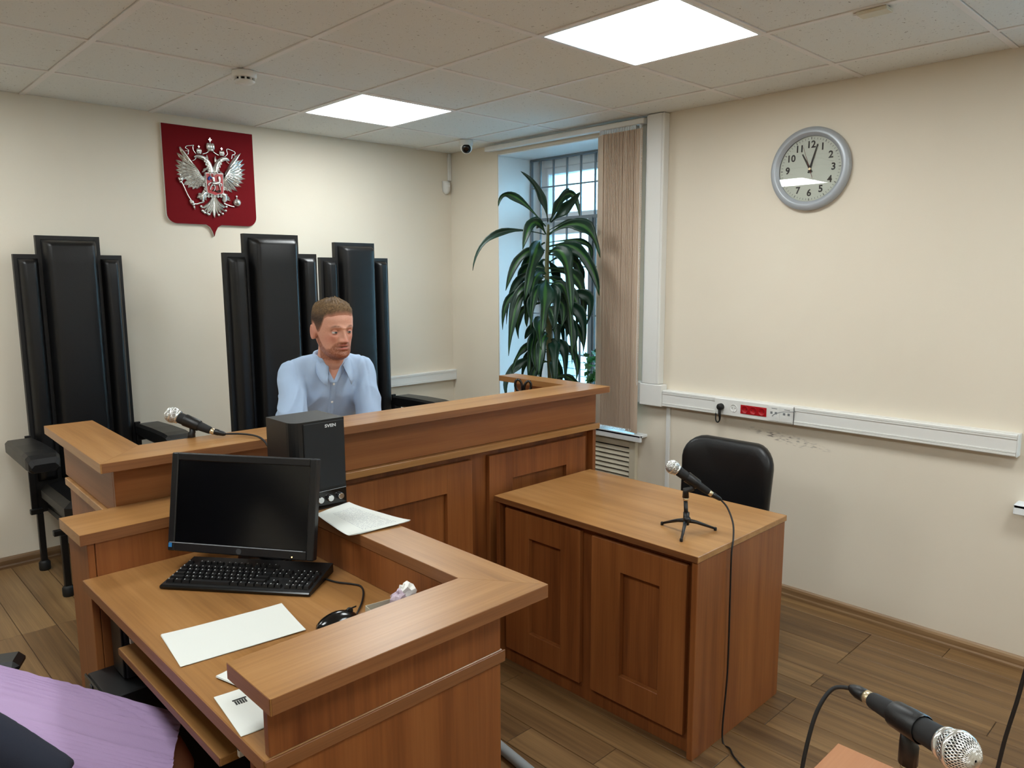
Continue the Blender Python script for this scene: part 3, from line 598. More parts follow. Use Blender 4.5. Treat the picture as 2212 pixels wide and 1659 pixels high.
# keyboard
KA=math.atan2(-.327,.259)
t=thing('keyboard','black keyboard lying in front of the monitor','keyboard',(-2.827,-2.571,DZ),KA); t.scale=(.94,.97,1)
kw,kd=.43,.165
g=G(); g.add([(-kw/2,-kd/2,.001),(kw/2,-kd/2,.001),(kw/2,kd/2,.001),(-kw/2,kd/2,.001),(-kw/2,-kd/2,.011),(kw/2,-kd/2,.011),(kw/2,kd/2,.026),(-kw/2,kd/2,.026)],[(3,2,1,0),(4,5,6,7),(0,1,5,4),(1,2,6,5),(2,3,7,6),(3,0,4,7)])
obj('case',g,'black_plastic',t)
g=G(); g.box(-kw/2-.002,kw/2+.002,-kd/2-.006,-kd/2+.001,.001,.011,.003); obj('front_lip',g,'black_gloss',t)
kc={}
def key(cx,cy,w,d=.0158):
    k=(round(w,4),round(d,4))
    if k not in kc:
        g=G(); a,b,h=w/2-.0009,d/2-.0009,.0075; ia,ib=a-.0022,b-.0026
        g.add([(-a,-b,0),(a,-b,0),(a,b,0),(-a,b,0),(-ia,-ib,h),(ia,-ib,h),(ia,ib+.001,h),(-ia,ib+.001,h)],[(4,5,6,7),(0,1,5,4),(1,2,6,5),(2,3,7,6),(3,0,4,7)])
        g.add([(-ia+.0012,.0006,h+.0001),(-ia+.0038,.0006,h+.0001),(-ia+.0038,.0040,h+.0001),(-ia+.0012,.0040,h+.0001)],[(0,1,2,3)],1); kc[k]=mesh('key',g,['black_plastic','white_ink'])
    zz=.011+.015*(cy+kd/2)/kd; link('key',kc[k],t,(cx,cy,zz+.0004),(math.atan(.015/kd),0,0))
U=.0188; x0=-.208
rows=[(-.064,[1.25,1.25,1.25,6.25,1.25,1.25,1.25,1.25]),(-.045,[2.25]+[1]*10+[2.75]),(-.026,[1.75]+[1]*11+[2.25]),(-.007,[1.5]+[1]*12+[1.5]),(.012,[1]*13+[2])]
for y,ws in rows:
    x=x0
    for w in ws: key(x+w*U/2,y,w*U); x+=w*U
x=x0
for k in range(13):
    if k in (1,5,9): x+=U*(1 if k==1 else .5)
    key(x+U/2,.040,U,.0135); x+=U
for k,(cx,cy) in enumerate([(i,j) for i in (0,1,2) for j in (.012,-.007)]+[(0,-.064),(1,-.064),(2,-.064),(1,-.045)]): key(x0+15.35*U+cx*U,cy,U)
for i in range(4):
    for j,y in enumerate((.012,-.007,-.026,-.045,-.064)):
        if i==3 and j in (2,4): continue
        key(x0+18.75*U+i*U*.96,y-(0 if not(i==3 and j in(1,3)) else .0095),U*.96,.0158 if not(i==3 and j in(1,3)) else .0348)
# mouse
t=thing('mouse','glossy black computer mouse beside the raised ledge','mouse',(-2.80,-2.972,DZ),math.radians(4))
g=G(); rings=[]
for k in range(13):
    a=k/12; X=-.055+.11*a; w=.030*math.sqrt(max(.02,1-(2*a-1)**4)); h=.037*(max(.03,math.sin(math.pi*min(1,a*.86+.10)))**.6)
    rings.append([(X,w*math.cos(q),max(0,h*math.sin(q))) for q in [math.pi*j/10 for j in range(11)]])
g.loft(rings,0,True,True); obj('shell',g,'black_gloss',t)
g=G(); g.lathe([(.008,-.003),(.0095,-.002),(.0095,.002),(.008,.003)],(.032,0,.026),(0,1,0),16); obj('scroll_wheel',g,'rubber',t)
g=G(); g.box(.006,.052,-.0006,.0006,.030,.0335,0); obj('button_gap',g,'rubber',t)
g=G(); g.tube([(.052,0,.012),(.066,.016,.006),(.110,.058,.004),(.150,.105,.004),(.168,.142,.004),(.160,.172,.004),(.140,.217,.004),(.130,.298,.004)],.0024,8,sub=8); obj('cable',g,'rubber',t)
# loudspeaker
t=thing('loudspeaker','black bookshelf loudspeaker with three silver knobs standing on the ledge','speaker',(-2.5725,-2.515,LZ))
g=G(); pl=[(-.0845,.155)]+[(-.0845+.03*(1-math.cos(a)),.034*(1-math.sin(a))) for a in [math.pi/2*k/5 for k in range(6)]]+[(.0825,0),(.0825,.155)]; g.prism(pl,.0,.263,'xy'); obj('cabinet',g,'black_plastic',t)
g=G(); g.box(-.05,.080,-.004,-.0003,.062,.258,.0025); obj('front_grille',g,'black_matte',t)
g=G(); g.box(-.05,.080,-.004,-.0003,.006,.055,.0015); fp=obj('control_panel',g,'black_gloss',t)
g=G(); g.box(-.05,.080,-.0048,-.0041,.0535,.0545,0); obj('panel_line',g,'silver_satin',t)
for kx in (-.010,.022,.056):
    g=G(); g.lathe([(.0105,.0),(.0105,.008),(.009,.012),(.0085,.013)],(kx,-.004,.032),(0,-1,0),18); obj('knob',g,'chrome',t)
me=text_mesh('SVEN',.0125); me.materials.append(M['white_ink']); link('lettering',me,t,(.035,-.0046,.245),(math.pi/2,0,0)).scale=(1.25,1,1)
g=G(); g.prism([(-.0846,-.0001),(-.0846,.1551),(.0826,.1551),(.0826,-.0001)],.2632,.264,'xy') if False else g.prism([(a*.996,b) for a,b in pl],.263,.2642,'xy'); obj('top_plate',g,plain('speaker_top',(46,48,47),.55,bump=.3,bscale=600),t)
# papers
def papermat(name,sx,sy,ink):
    m,nt,b=nmat(name); L=nt.links; tc=N(nt,'ShaderNodeTexCoord'); sp=N(nt,'ShaderNodeSeparateXYZ'); L.new(tc.outputs['UV'],sp.inputs[0])
    b.inputs['Roughness'].default_value=.7
    c0=(*lin((214,216,209)),1)
    if not ink: b.inputs['Base Color'].default_value=c0; return m
    wv=N(nt,'ShaderNodeMath',operation='MULTIPLY'); wv.inputs[1].default_value=ink; L.new(sp.outputs['Y'],wv.inputs[0]); fr=N(nt,'ShaderNodeMath',operation='FRACT'); L.new(wv.outputs[0],fr.inputs[0])
    ln=N(nt,'ShaderNodeMath',operation='LESS_THAN'); ln.inputs[1].default_value=.38; L.new(fr.outputs[0],ln.inputs[0])
    mp=N(nt,'ShaderNodeMapping'); mp.inputs['Scale'].default_value=(55,ink,1); L.new(tc.outputs['UV'],mp.inputs['Vector']); no=N(nt,'ShaderNodeTexNoise'); no.inputs['Scale'].default_value=1; L.new(mp.outputs[0],no.inputs['Vector'])
    gt=N(nt,'ShaderNodeMath',operation='GREATER_THAN'); gt.inputs[1].default_value=.47; L.new(no.outputs['Fac'],gt.inputs[0])
    mu=N(nt,'ShaderNodeMath',operation='MULTIPLY'); L.new(ln.outputs[0],mu.inputs[0]); L.new(gt.outputs[0],mu.inputs[1])
    for ax,lo,hi in (('X',.14,.90),('Y',.30,.86)):
        a=N(nt,'ShaderNodeMath',operation='GREATER_THAN'); a.inputs[1].default_value=lo; L.new(sp.outputs[ax],a.inputs[0]); c=N(nt,'ShaderNodeMath',operation='LESS_THAN'); c.inputs[1].default_value=hi; L.new(sp.outputs[ax],c.inputs[0])
        for q in (a,c):
            z_=N(nt,'ShaderNodeMath',operation='MULTIPLY'); L.new(mu.outputs[0],z_.inputs[0]); L.new(q.outputs[0],z_.inputs[1]); mu=z_
    mx=N(nt,'ShaderNodeMix',data_type='RGBA'); mx.inputs[6].default_value=c0; mx.inputs[7].default_value=(*lin((168,170,172)),1); L.new(mu.outputs[0],mx.inputs[0]); L.new(mx.outputs[2],b.inputs['Base Color'])
    return m
M['paper']=papermat('white_paper',1,1,0); M['paper_print']=papermat('printed_paper',1,1,26); M['paper_print2']=papermat('printed_letter',1,1,15)
def sheet(name,c,z,mat,label,curl=.004,th=.0006,n=10,stack=1,cat='paper'):
    A,Bq,Cq,D=[Vector((*p,0)) for p in c]; cen=(A+Bq+Cq+D)/4
    t=thing(name,label,cat,(cen.x,cen.y,z)) if stack>1 else None; last=None
    for s in range(stack):
        V=[];F=[];uv=[]
        rg=random.Random(s*7+int(abs(cen.x)*1000)); off=Vector((rg.uniform(-.003,.003),rg.uniform(-.003,.003),0))*(s>0)
        for lay in (0,1):
            for j in range(n+1):
                for i in range(n+1):
                    u,v=i/n,j/n; p=(A*(1-u)+Bq*u)*(1-v)+(D*(1-u)+Cq*u)*v-cen+off
                    zz=curl*((2*u-1)**4*.6*(.5+.5*math.sin(3*v+s))+(2*v-1)**4*.5*u)+.0004+s*.0007
                    V.append((p.x,p.y,zz+lay*th)); uv.append((u,1-v))
        k=(n+1)**2
        for j in range(n):
            for i in range(n):
                a=j*(n+1)+i; q=(a,a+1,a+n+2,a+n+1); F.append(q); F.append(tuple(k+x for x in q[::-1]))
        rim=[i for i in range(n+1)]+[j*(n+1)+n for j in range(1,n+1)]+[n*(n+1)+i for i in range(n-1,-1,-1)]+[j*(n+1) for j in range(n-1,0,-1)]
        for a,b in zip(rim,rim[1:]+rim[:1]): F.append((a,k+a,k+b,b))
        g=G(); g.add(V,F,0,False); me=mesh('sheet' if stack>1 else name,g,mat); l=me.uv_layers.new(name='UVMap')
        for lp in me.loops: l.data[lp.index].uv=uv[lp.vertex_index]
        if stack>1: link('sheet',me,t)
        else: t=tag(link(name,me,None,(cen.x,cen.y,z)),label,cat)
    return t
sheet('paper_sheet',[(-2.490,-2.522),(-2.466,-2.798),(-2.650,-2.777),(-2.612,-2.552)],LZ,'paper_print','printed sheets of paper lying on the ledge in front of the loudspeaker',.008,stack=2)
sheet('paper_stack',[(-3.110,-2.733),(-2.840,-2.775),(-2.865,-2.939),(-3.130,-2.905)],DZ,'paper','blank white sheets of paper lying flat in the middle of the secretary desk',.003,stack=3)
def rect(A,ang,w,h): 
    u=Vector((math.cos(ang),math.sin(ang))); v=Vector((u.y,-u.x)); A=Vector(A); return [tuple(A),tuple(A+u*w),tuple(A+u*w+v*h),tuple(A+v*h)]
a=sheet('letter',rect((-3.096,-2.999),math.radians(14),.13,.20),DZ+.0022,'paper_print2','printed letters pushed under the front ledge, upper of the two piles',.003,stack=2)
b=sheet('letter',rect((-3.128,-3.068),math.radians(-6),.17,.155),DZ,'paper','white letter with a small stamp, lower pile beside the front ledge',.002,stack=2)
g=G()
for k in range(5): g.box(.0+.0045*k,.003+.0045*k,-.014,.0,.0022,.0026,0)
g.box(-.002,.024,.002,.006,.0022,.0026,0); obj('stamp',g,'ink',b,(-.055,.045,0),(0,0,math.radians(-6)))
# small box with crumpled wrappers
t=thing('cardboard_box','small open cardboard box with crumpled wrappers beside the mouse','box',(-2.697,-3.07,DZ),math.radians(-8)); t.scale=(.85,.85,1)
for n,bb in (('side',(-.075,.075,-.055,-.0535,0,.05)),('side',(-.075,.075,.0535,.055,0,.05)),('side',(-.075,-.0735,-.0535,.0535,0,.05)),('side',(.0735,.075,-.0535,.0535,0,.05)),('bottom',(-.0735,.0735,-.0535,.0535,0,.0015))): B(n,'card',t,*bb,c=.0004)
rg=np.random.RandomState(3)
for n,(cx,cy,cz,r,m) in enumerate(((-.002,.024,.028,.023,'wrap'),(-.044,-.020,.030,.022,'wrap_white'),(.042,-.018,.030,.022,'wrap_pink'),(-.012,-.014,.072,.024,'wrap'),(.040,.020,.072,.023,'wrap_white'))):
    g=G(); g.ball((0,0,0),r,12,8); g.v=[tuple(Vector(v)*(1+rg.uniform(-.35,.3))+Vector((cx,cy,cz))) for v in g.v]; g.sm=[False]*len(g.sm)
    w=obj('crumpled_wrapper',g,m); w.location=t.matrix_basis.translation; w.location=(-2.697,-3.07,DZ+.004); w.scale=(.85,.85,.9); tag(w,['clear plastic wrapper at the bottom of the small cardboard box','white crumpled paper at the near side of the small cardboard box','pink crumpled wrapper in the small cardboard box','clear plastic wrapper on top of the small cardboard box','white crumpled paper at the far side of the small cardboard box'][n],'wrapper',group='wrappers in the small box')
# computer case and stand under the desk
t=thing('computer_case','black computer case with a striped front under the secretary desk','computer case',(-2.93,-2.35,.0))
B('case','black_plastic',t,-.225,.2,-.089,.089,.18,.615,c=.004); B('front_bezel','black_gloss',t,-.232,-.2255,-.089,.089,.18,.618,c=.003)
for a in (-.03,.012): B('front_stripe','dark_grey',t,-.2345,-.2325,a,a+.02,.20,.612,c=.0005)
B('stand','black_metal',t,-.2,.19,-.095,.095,.0,.179,c=.004)
t=thing('power_unit','black box standing on the computer case under the desk','power unit',(-2.95,-2.335,.6185)); B('body','black_matte',t,-.14,.14,-.045,.045,0,.155,c=.004); B('front','black_plastic',t,-.146,-.1405,-.043,.043,.004,.15,c=.002)

# ------------------------------------------------------------------ cable trunking and sockets on the right wall
def trunk_profile(d=.052,h=.094):   # (depth, height) outline with grooves, depth grows into the room
    return [(0,0),(d-.004,0),(d,.004),(d,.012),(d-.0025,.0125),(d-.0025,.0145),(d,.015),(d,.021),(d-.003,.0215),(d-.003,h-.0215),(d,h-.021),(d,h-.015),(d-.0025,h-.0145),(d-.0025,h-.0125),(d,h-.012),(d,h-.004),(d-.004,h),(0,h)]
def trunk_y(parent,y0,y1,z0,name='trunk'):
    g=G(); g.prism([(-a,z0+b) for a,b in trunk_profile()],y0,y1,'xz'); return obj(name,g,'white_plastic',parent)
t=thing('cable_trunking','long white cable trunking along the right wall below the clock','cable trunking')
Z0=.922
trunk_y(t,-2.288,-1.945,Z0); trunk_y(t,-3.688,-2.736,Z0); B('end_cap','white_plastic',t,-.0535,-.001,-3.694,-3.689,Z0-.001,Z0+.095)
trunk_y(t,-2.735,-2.2885,Z0,'socket_base')
B('corner_box','white_plastic',t,-.062,-.001,-1.944,-1.79,Z0-.004,1.045,c=.004); B('side_box','white_plastic',t,-.05,-.001,-1.789,-1.745,.925,1.05,c=.004)
B('mounting_plate','white_plastic',t,-.0575,-.0525,-2.734,-2.2895,Z0+.004,Z0+.09,c=.002)
def socket(parent,y,mat,r=.0205,plate=None):
    g=G(); g.lathe([(r,0),(r,.0025),(r*.93,.003),(r*.90,.0012),(r*.55,.0008),(.001,.0008)],(-.0575,y,Z0+.047),(-1,0,0),28); s=obj('socket',g,mat,parent)
    for d in (-.0085,.0085):
        g=G(); g.lathe([(.0024,0),(.0024,.0006)],(-.0583,y+d,Z0+.047),(-1,0,0),8); obj('contact_hole',g,'ink',s)
    for d in (-1,1): g=G(); g.box(-.0595,-.0576,y-.0028,y+.0028,Z0+.047+d*.0165-.0018,Z0+.047+d*.0165+.0018,.0004); obj('earth_clip',g,'silver_satin',s)
socket(t,-2.405,'white_plastic'); socket(t,-2.332,'white_plastic')
g=G(); g.box(-.0605,-.0577,-2.592,-2.446,Z0+.024,Z0+.071,.001); rp=obj('red_socket_plate',g,'red_pl',t)
for y in (-2.471,-2.519,-2.567):
    g=G(); g.lathe([(.0195,0),(.0195,.0016),(.0182,.0016),(.0175,.0006),(.001,.0004)],(-.0605,y,Z0+.0475),(-1,0,0),24); obj('red_socket',g,'red_pl',rp)
    for d in (-.0095,.0095): g=G(); g.lathe([(.0024,0),(.0024,.0006)],(-.0609,y+d,Z0+.0475),(-1,0,0),8); obj('contact_hole',g,'ink',rp)
for y in (-2.632,-2.70):
    g=G(); g.box(-.060,-.0576,y-.030,y+.030,Z0+.010,Z0+.085,.0015); o=obj('data_socket',g,'white_plastic',t)
    for d in (-.012,.012):
        g=G(); g.box(-.0606,-.0601,y+d-.006,y+d+.006,Z0+.045,Z0+.057,.0002); obj('port',g,'grey_pl',o)
    g=G(); g.box(-.0605,-.0601,y-.018,y+.012,Z0+.072,Z0+.075,0); obj('print',g,'grey_pl',o)
g=G(); g.box(-.0545,-.0525,-2.7365,-2.7345,Z0+.001,Z0+.093,0); obj('joint',g,'ink',t)
g=G(); g.tube([(-.061,-2.625,Z0+.035),(-.085,-2.65,Z0+.050),(-.09,-2.69,Z0+.066),(-.075,-2.73,Z0+.07),(-.054,-2.745,Z0+.07)],.0018,6,sub=6); tag(obj('grey_wire',g,'grey_pl'),'short grey wire bridging the data sockets on the trunking','wire')
g=G(); g.lathe([(.0175,.0),(.0185,.004),(.0185,.020),(.014,.028),(.005,.030)],(-.0575,-2.332,Z0+.047),(-1,0,0),20); g.tube([(-.075,-2.332,Z0+.04),(-.078,-2.334,Z0+.015),(-.076,-2.335,Z0-.008),(-.07,-2.33,Z0-.028),(-.065,-2.316,Z0-.04),(-.06,-2.302,Z0-.03),(-.055,-2.298,Z0+.003),(-.0545,-2.30,Z0+.02)],[.009,.008,.006,.0038,.0036,.0036,.0036,.003],8,sub=5)
tag(obj('power_plug',g,'rubber'),'black power plug with a looped cord in the wall socket','plug')
t=thing('cable_trunking','vertical white cable trunking between the blind and the clock wall','cable trunking',(0,0,0))
g=G(); g.prism([(a-1.918,-b) for b,a in [(0,0),(.05,0),(.054,.004),(.054,.114),(.05,.118),(0,.118)]],1.046,HC-.002,'xy') if False else g.box(-.054,-.001,-1.918,-1.80,1.046,HC-.001,.004); obj('trunk',g,'white_plastic',t)
B('lid','white_plastic',t,-.057,-.0545,-1.905,-1.815,1.047,HC-.002,c=.001); B('side_trunk','white_plastic',t,-.022,-.001,-1.799,-1.775,1.051,HC-.06,c=.002)
t=thing('cable_trunking','thin white conduit running down below the long trunking','cable trunking'); B('trunk','white_plastic',t,-.014,-.001,-1.975,-1.95,.06,.921,c=.002)
t=thing('cable_trunking','white trunking on the back wall ending at the room corner','cable trunking')
g=G(); g.prism([(-a*.7,.892+b*.82) for a,b in trunk_profile()],-1.35,-.004,'yz'); obj('trunk',g,'white_plastic',t); B('end_cap','white_plastic',t,-.0039,-.0015,-.038,-.001,.891,.970,c=.0005)
# ------------------------------------------------------------------ clock
t=thing('wall_clock','round silver-rimmed wall clock with black numerals on the right wall','clock',(-.001,-2.738,2.175)); R0=.195
def ring(prof,mat,n=64,name='rim'):
    g=G(); g.lathe(prof,(0,0,0),(-1,0,0),n,cap=False); return obj(name,g,mat,t)
ring([(R0*.99,0),(R0,.004),(R0,.026),(R0-.006,.034),(R0-.024,.038),(R0-.028,.037),(R0-.040,.022),(R0-.042,.020)],'silver_satin')
g=G(); g.lathe([(R0-.005,.0),(R0-.005,.012)],(0,0,0),(-1,0,0),48); obj('back_plate',g,'dark_grey',t)
g=G(); g.lathe([(R0-.041,.0121),(R0-.041,.0135)],(0,0,0),(-1,0,0),64); obj('dial',g,'dial',t)
RY=(math.pi/2,0,-math.pi/2)
for h in range(1,13):
    a=math.radians(30*h); me=text_mesh(str(h),.045,.0002); me.materials.append(M['ink']); link('numeral',me,t,(-.0141,-math.sin(a)*.113,math.cos(a)*.113),RY)
for k in range(60):
    a=math.radians(6*k); mj=k%5==0; g=G(); w=.0014 if mj else .0007; l=.011 if mj else .008
    g.box(-.0142,-.0136,-w,w,.138-.0*l,.138+l,0,mat=Matrix.Rotation(a,4,'X')); obj('tick',g,'ink',t)
def hand(name,ang,l,back,w,mat,x):
    g=G(); g.prism([(-w,-back),(w,-back),(w*.55,l),(-w*.55,l)],-x,-x-.001,'yz',mat=Matrix.Rotation(math.radians(ang),4,'X')); obj(name,g,mat,t)
hand('hour_hand',331,.082,.018,.0055,'ink',.0165); hand('minute_hand',16.5,.117,.02,.005,'ink',.018); hand('second_hand',341,.11,.045,.0007,'red_pl',.0195)
g=G(); g.lathe([(.006,.0165),(.006,.021)],(0,0,0),(-1,0,0),16); obj('hub',g,'brass',t)
g=G(); g.lathe([(R0-.041,.0205),(R0-.041,.0212)],(0,0,0),(-1,0,0),64,smooth=False); obj('glass',g,'clock_glass',t)
# ------------------------------------------------------------------ coat of arms
EH=[[0.00054793661,-8.3954868e-06,-2.099765],[-0.00011363231,-0.00043485355,2.5390024],[-6.6789603e-05,-9.5651793e-06,1.0]]
EX,EZ=-1.795,2.24
def E(p):
    w=EH[2][0]*p[0]+EH[2][1]*p[1]+1; return ((EH[0][0]*p[0]+EH[0][1]*p[1]+EH[0][2])/w-EX,(EH[1][0]*p[0]+EH[1][1]*p[1]+EH[1][2])/w-EZ)
t=thing('coat_of_arms','crimson shield plaque with a silver double-headed eagle on the back wall','coat of arms',(EX,0,EZ))
w2,zt,zb=.262,.273,-.268
def shield_outline(k):
    P=[(-w2+k,zt-k),(w2-k,zt-k)]; r=.055
    for a in range(0,7): q=math.radians(-90*a/6); P.append((w2-r+(r-k)*math.cos(q),zb+r+(r-k)*math.sin(q)))
    P+=[(.045,zb+k),(.022,zb-.014+k),(.008,zb-.040+k),(0,zb-.066+k*1.4),(-.008,zb-.040+k),(-.022,zb-.014+k),(-.045,zb+k)]
    for a in range(0,7): q=math.radians(-90-90*a/6); P.append((-w2+r+(r-k)*math.cos(q),zb+r+(r-k)*math.sin(q)))
    return P
g=G(); g.prism(shield_outline(0),-.001,-.014,'xz'); obj('plaque_edge',g,'white_plastic',t)
g=G(); g.prism(shield_outline(.0015),-.0142,-.018,'xz'); obj('plaque',g,'red',t)
def feather(g,b,tip,w,y=-.02,rise=.006,n=6,bend=0.):
    b,tip=Vector(E(b)),Vector(E(tip)); d=tip-b; L=d.length; d.normalize(); s=Vector((-d.y,d.x)); rows=[]
    for k in range(n+1):
        u=k/n; ww=w*(.40+.85*u if u<.6 else .91)*math.sqrt(max(.0,1-max(0,(u-.6)/.4)**2.2)) if u<1 else .0002
        c=b+d*L*u+s*bend*math.sin(math.pi*u)*L; rows.append([(c.x-s.x*ww,y,c.y-s.y*ww),(c.x-s.x*ww*.5,y-rise*.75,c.y-s.y*ww*.5),(c.x,y-rise,c.y),(c.x+s.x*ww*.5,y-rise*.55,c.y+s.y*ww*.5),(c.x+s.x*ww,y,c.y+s.y*ww)])
    g.loft(rows,0,False,False,None,False)
def ebar(g,pts,rs,y=-.024,n=10,sub=4): 
    g.tube([(E(p)[0],y,E(p)[1]) for p in pts],[r/5.924*.00242 for r in rs] if isinstance(rs,(list,tuple)) else rs/5.924*.00242,n,sub=sub)
SV='silver'
def lerp2(a,b,k): return (a[0]+(b[0]-a[0])*k,a[1]+(b[1]-a[1])*k)
wings={'l':([(345,395),(316,472),(298,562),(290,628),(298,690),(310,745),(335,795),(395,885),(455,922),(515,942),(568,935),(615,905)],(565,690),(650,810),(590,700)),
       'r':([(1122,483),(1160,560),(1178,615),(1190,688),(1188,748),(1192,808),(1168,862),(1140,912),(1090,966),(1022,982),(965,968),(935,905)],(945,725),(895,830),(940,735))}
for tips,b0,b1,sh in wings.values():
    g=G(); n=len(tips)
    for lay,(fr,wd,y) in enumerate(((1,.0135,-.019),(.74,.0115,-.0245),(.52,.0100,-.030),(.32,.009,-.035))):
        for k,tp in enumerate(tips):
            bb=lerp2(b0,b1,k/(n-1)); q=lerp2(bb,tp,fr); 
            if lay: q=lerp2(q,lerp2(bb,tips[min(k+1,n-1)],fr),.5)
            feather(g,bb,q,wd,y,.0095)
    ebar(g,[tips[0],lerp2(tips[0],b0,.5),b0,lerp2(b0,b1,.35)],[5,10,15,10],-.030)
    obj('wing',g,SV,t)
for nm,pts,crest,beak in (('l',[(738,735),(728,660),(706,600),(660,552),(608,528),(562,520),(528,528)],[(690,498),(700,525),(690,560),(640,690),(625,725)],[(540,560),(505,575),(515,568)]),('r',[(800,735),(806,665),(830,606),(872,566),(918,552),(955,562),(978,580)],[(800,512),(795,540),(795,575),(865,715),(905,750)],[(950,592),(985,618),(980,600)])):
    g=G(); ebar(g,pts,[42,40,35,32,31,22,7],-.030,12); 
    for k,c in enumerate(crest): feather(g,pts[min(k+1,4)] if k<3 else pts[1],c,.006,-.028,.006)
    for k in range(10):
        a=k/9; q=lerp2(pts[0],pts[3],a); feather(g,(q[0]+(6 if k%2 else -14),q[1]-20),(q[0]+(10 if k%2 else -12),q[1]+30),.006,-.042,.005)
    ebar(g,[pts[5],beak[0],beak[1]],[8,7,3],-.028,8); e=E((pts[4][0],pts[4][1]-6)); g.ball((e[0],-.044,e[1]),.0025,8,6); obj('eagle_head',g,SV,t)
def crown(c,s):
    g=G(); X,Z=E(c); k=s
    g.lathe([(.010*k,-.014*k),(.0125*k,-.012*k),(.0125*k,-.007*k),(.011*k,-.006*k)],(X,-.026,Z),(0,0,1),16)
    for a in (-1,0,1): g.ball((X+a*.0085*k,-.028,Z+.003*k),(.0072*k,.007*k,.0125*k),10,8)
    for a in (-.013,-.0065,.0065,.013): g.ball((X+a*k,-.03,Z-.004*k),.0022*k,6,5)
    g.tube([(X,-.028,Z+.012*k),(X,-.028,Z+.026*k)],.0016*k,6); g.box(X-.006*k,X+.006*k,-.03,-.026,Z+.024*k,Z+.028*k,.0005); g.box(X-.002*k,X+.002*k,-.03,-.026,Z+.019*k,Z+.033*k,.0005)
    return obj('crown',g,SV,t)
crown((738,405),1.62); crown((594,455),1.0); crown((884,482),1.0)
g=G(); ebar(g,[(560,485),(528,440),(520,395),(530,375),(500,378),(440,385),(428,410),(462,435),(462,470),(458,495)],6,-.021,6); ebar(g,[(420,445),(455,448)],5,-.021,6,1); obj('ribbon',g,SV,t)
g=G(); ebar(g,[(925,525),(962,490),(952,440),(965,424),(1010,440),(1055,462),(1058,490),(1025,500),(1020,530),(1015,552)],6,-.021,6); ebar(g,[(1035,500),(1065,520)],5,-.021,6,1); obj('ribbon',g,SV,t)
g=G(); ebar(g,[(640,490),(690,475),(720,455)],8,-.024,6); ebar(g,[(775,458),(815,488),(850,505)],8,-.024,6); obj('crown_ribbon',g,SV,t)
g=G()
bx,bz=E((778,870)); g.ball((bx,-.022,bz),(.052,.014,.068),20,14)
for row in range(6):
    for k in range(7):
        q=(655+k*40+(20 if row%2 else 0),770+row*46); feather(g,q,(q[0],q[1]+52),.010,-.030,.006)
obj('eagle_body',g,SV,t)
sh=[(664,728),(892,742),(898,985),(884,1002),(836,1008),(792,1024),(752,1004),(702,992),(686,976)]
g=G(); g.prism([E(p) for p in sh],-.02,-.041,'xz'); so=obj('inner_shield',g,'white_plastic',t); so['label']='silver-edged small red shield with rider'
cx=sum(p[0] for p in sh)/9; cz=sum(p[1] for p in sh)/9
g=G(); g.prism([E((cx+(p[0]-cx)*.935,cz+(p[1]-cz)*.945)) for p in sh],-.0411,-.0425,'xz'); obj('field',g,'red_enamel',so)
g=G(); Y=-.047
for pts,rs in (([(742,872),(790,872),(838,862)],[22,26,24]),([(832,862),(838,825),(826,792)],[20,17,14]),([(822,785),(842,800),(850,832)],[15,13,8]),([(748,885),(728,915),(722,955)],[13,8,7]),([(765,890),(785,925),(765,968)],[12,8,6]),([(832,880),(845,920),(852,962)],[12,8,7]),([(840,872),(868,880),(862,912)],[11,8,6]),([(738,862),(705,870),(700,905)],[7,9,5]),([(768,850),(764,815),(758,785)],[18,18,14]),([(752,800),(728,785),(718,760)],[8,7,6]),([(778,860),(800,895)],[11,8])): ebar(g,pts,rs,Y,8,3)
e=E((765,764)); g.ball((e[0],Y,e[1]),.005,10,8); ebar(g,[(716,752),(768,860),(812,968)],3,Y-.004,6,1); obj('rider_on_horse',g,SV,so)
g=G(); ebar(g,[(745,800),(715,790),(700,812),(722,828)],[12,15,13,7],Y+.002,8); obj('cloak',g,'blue_enamel',so)
g=G(); ebar(g,[(750,965),(775,948),(800,972),(835,958),(850,975),(815,985)],7,Y,8); obj('serpent',g,'ink',so)
g=G()
for k,tp in enumerate([(622,1185),(645,1238),(690,1262),(738,1275),(795,1308),(850,1285),(898,1268),(945,1238),(955,1180)]): feather(g,(788+(k-4)*5,1040),tp,.0085 if k!=4 else .011,-.02 if k%2 else -.023,.008,bend=(k-4)*-.03)
for c in [(625,1160),(640,1215),(672,1240),(720,1262),(850,1270),(900,1255),(940,1215),(948,1165)]:
    q=E(c); g.ball((q[0],-.024,q[1]),(.008,.007,.008),8,6)
obj('tail',g,SV,t)
for pts,fe in (([(690,985),(650,1005),(640,1060),(655,1105)],[(580,1000),(565,1050),(605,1075),(690,1085),(640,1110)]),([(880,1000),(920,1020),(930,1075),(915,1115)],[(955,1010),(985,1055),(998,1090),(950,1095),(900,1100)])):
    g=G(); ebar(g,pts,[24,32,24,12],-.026,10)
    for q in fe: feather(g,pts[1],q,.009,-.026,.009)
    obj('leg',g,SV,t)
g=G(); ebar(g,[(655,1105),(610,1115),(565,1130),(520,1120)],[10,9,11,10],-.024,8); ebar(g,[(358,815),(400,900),(455,1020),(510,1110),(545,1200)],[9,8,9,10,6],-.026,8)
for c,r in (((360,812),.014),((340,800),.007),((378,800),.008),((362,845),.008),((505,1108),.013),((490,1090),.008),((525,1135),.009),((535,1170),.006)): q=E(c); g.ball((q[0],-.026,q[1]),r,10,8)
obj('sceptre',g,SV,t)
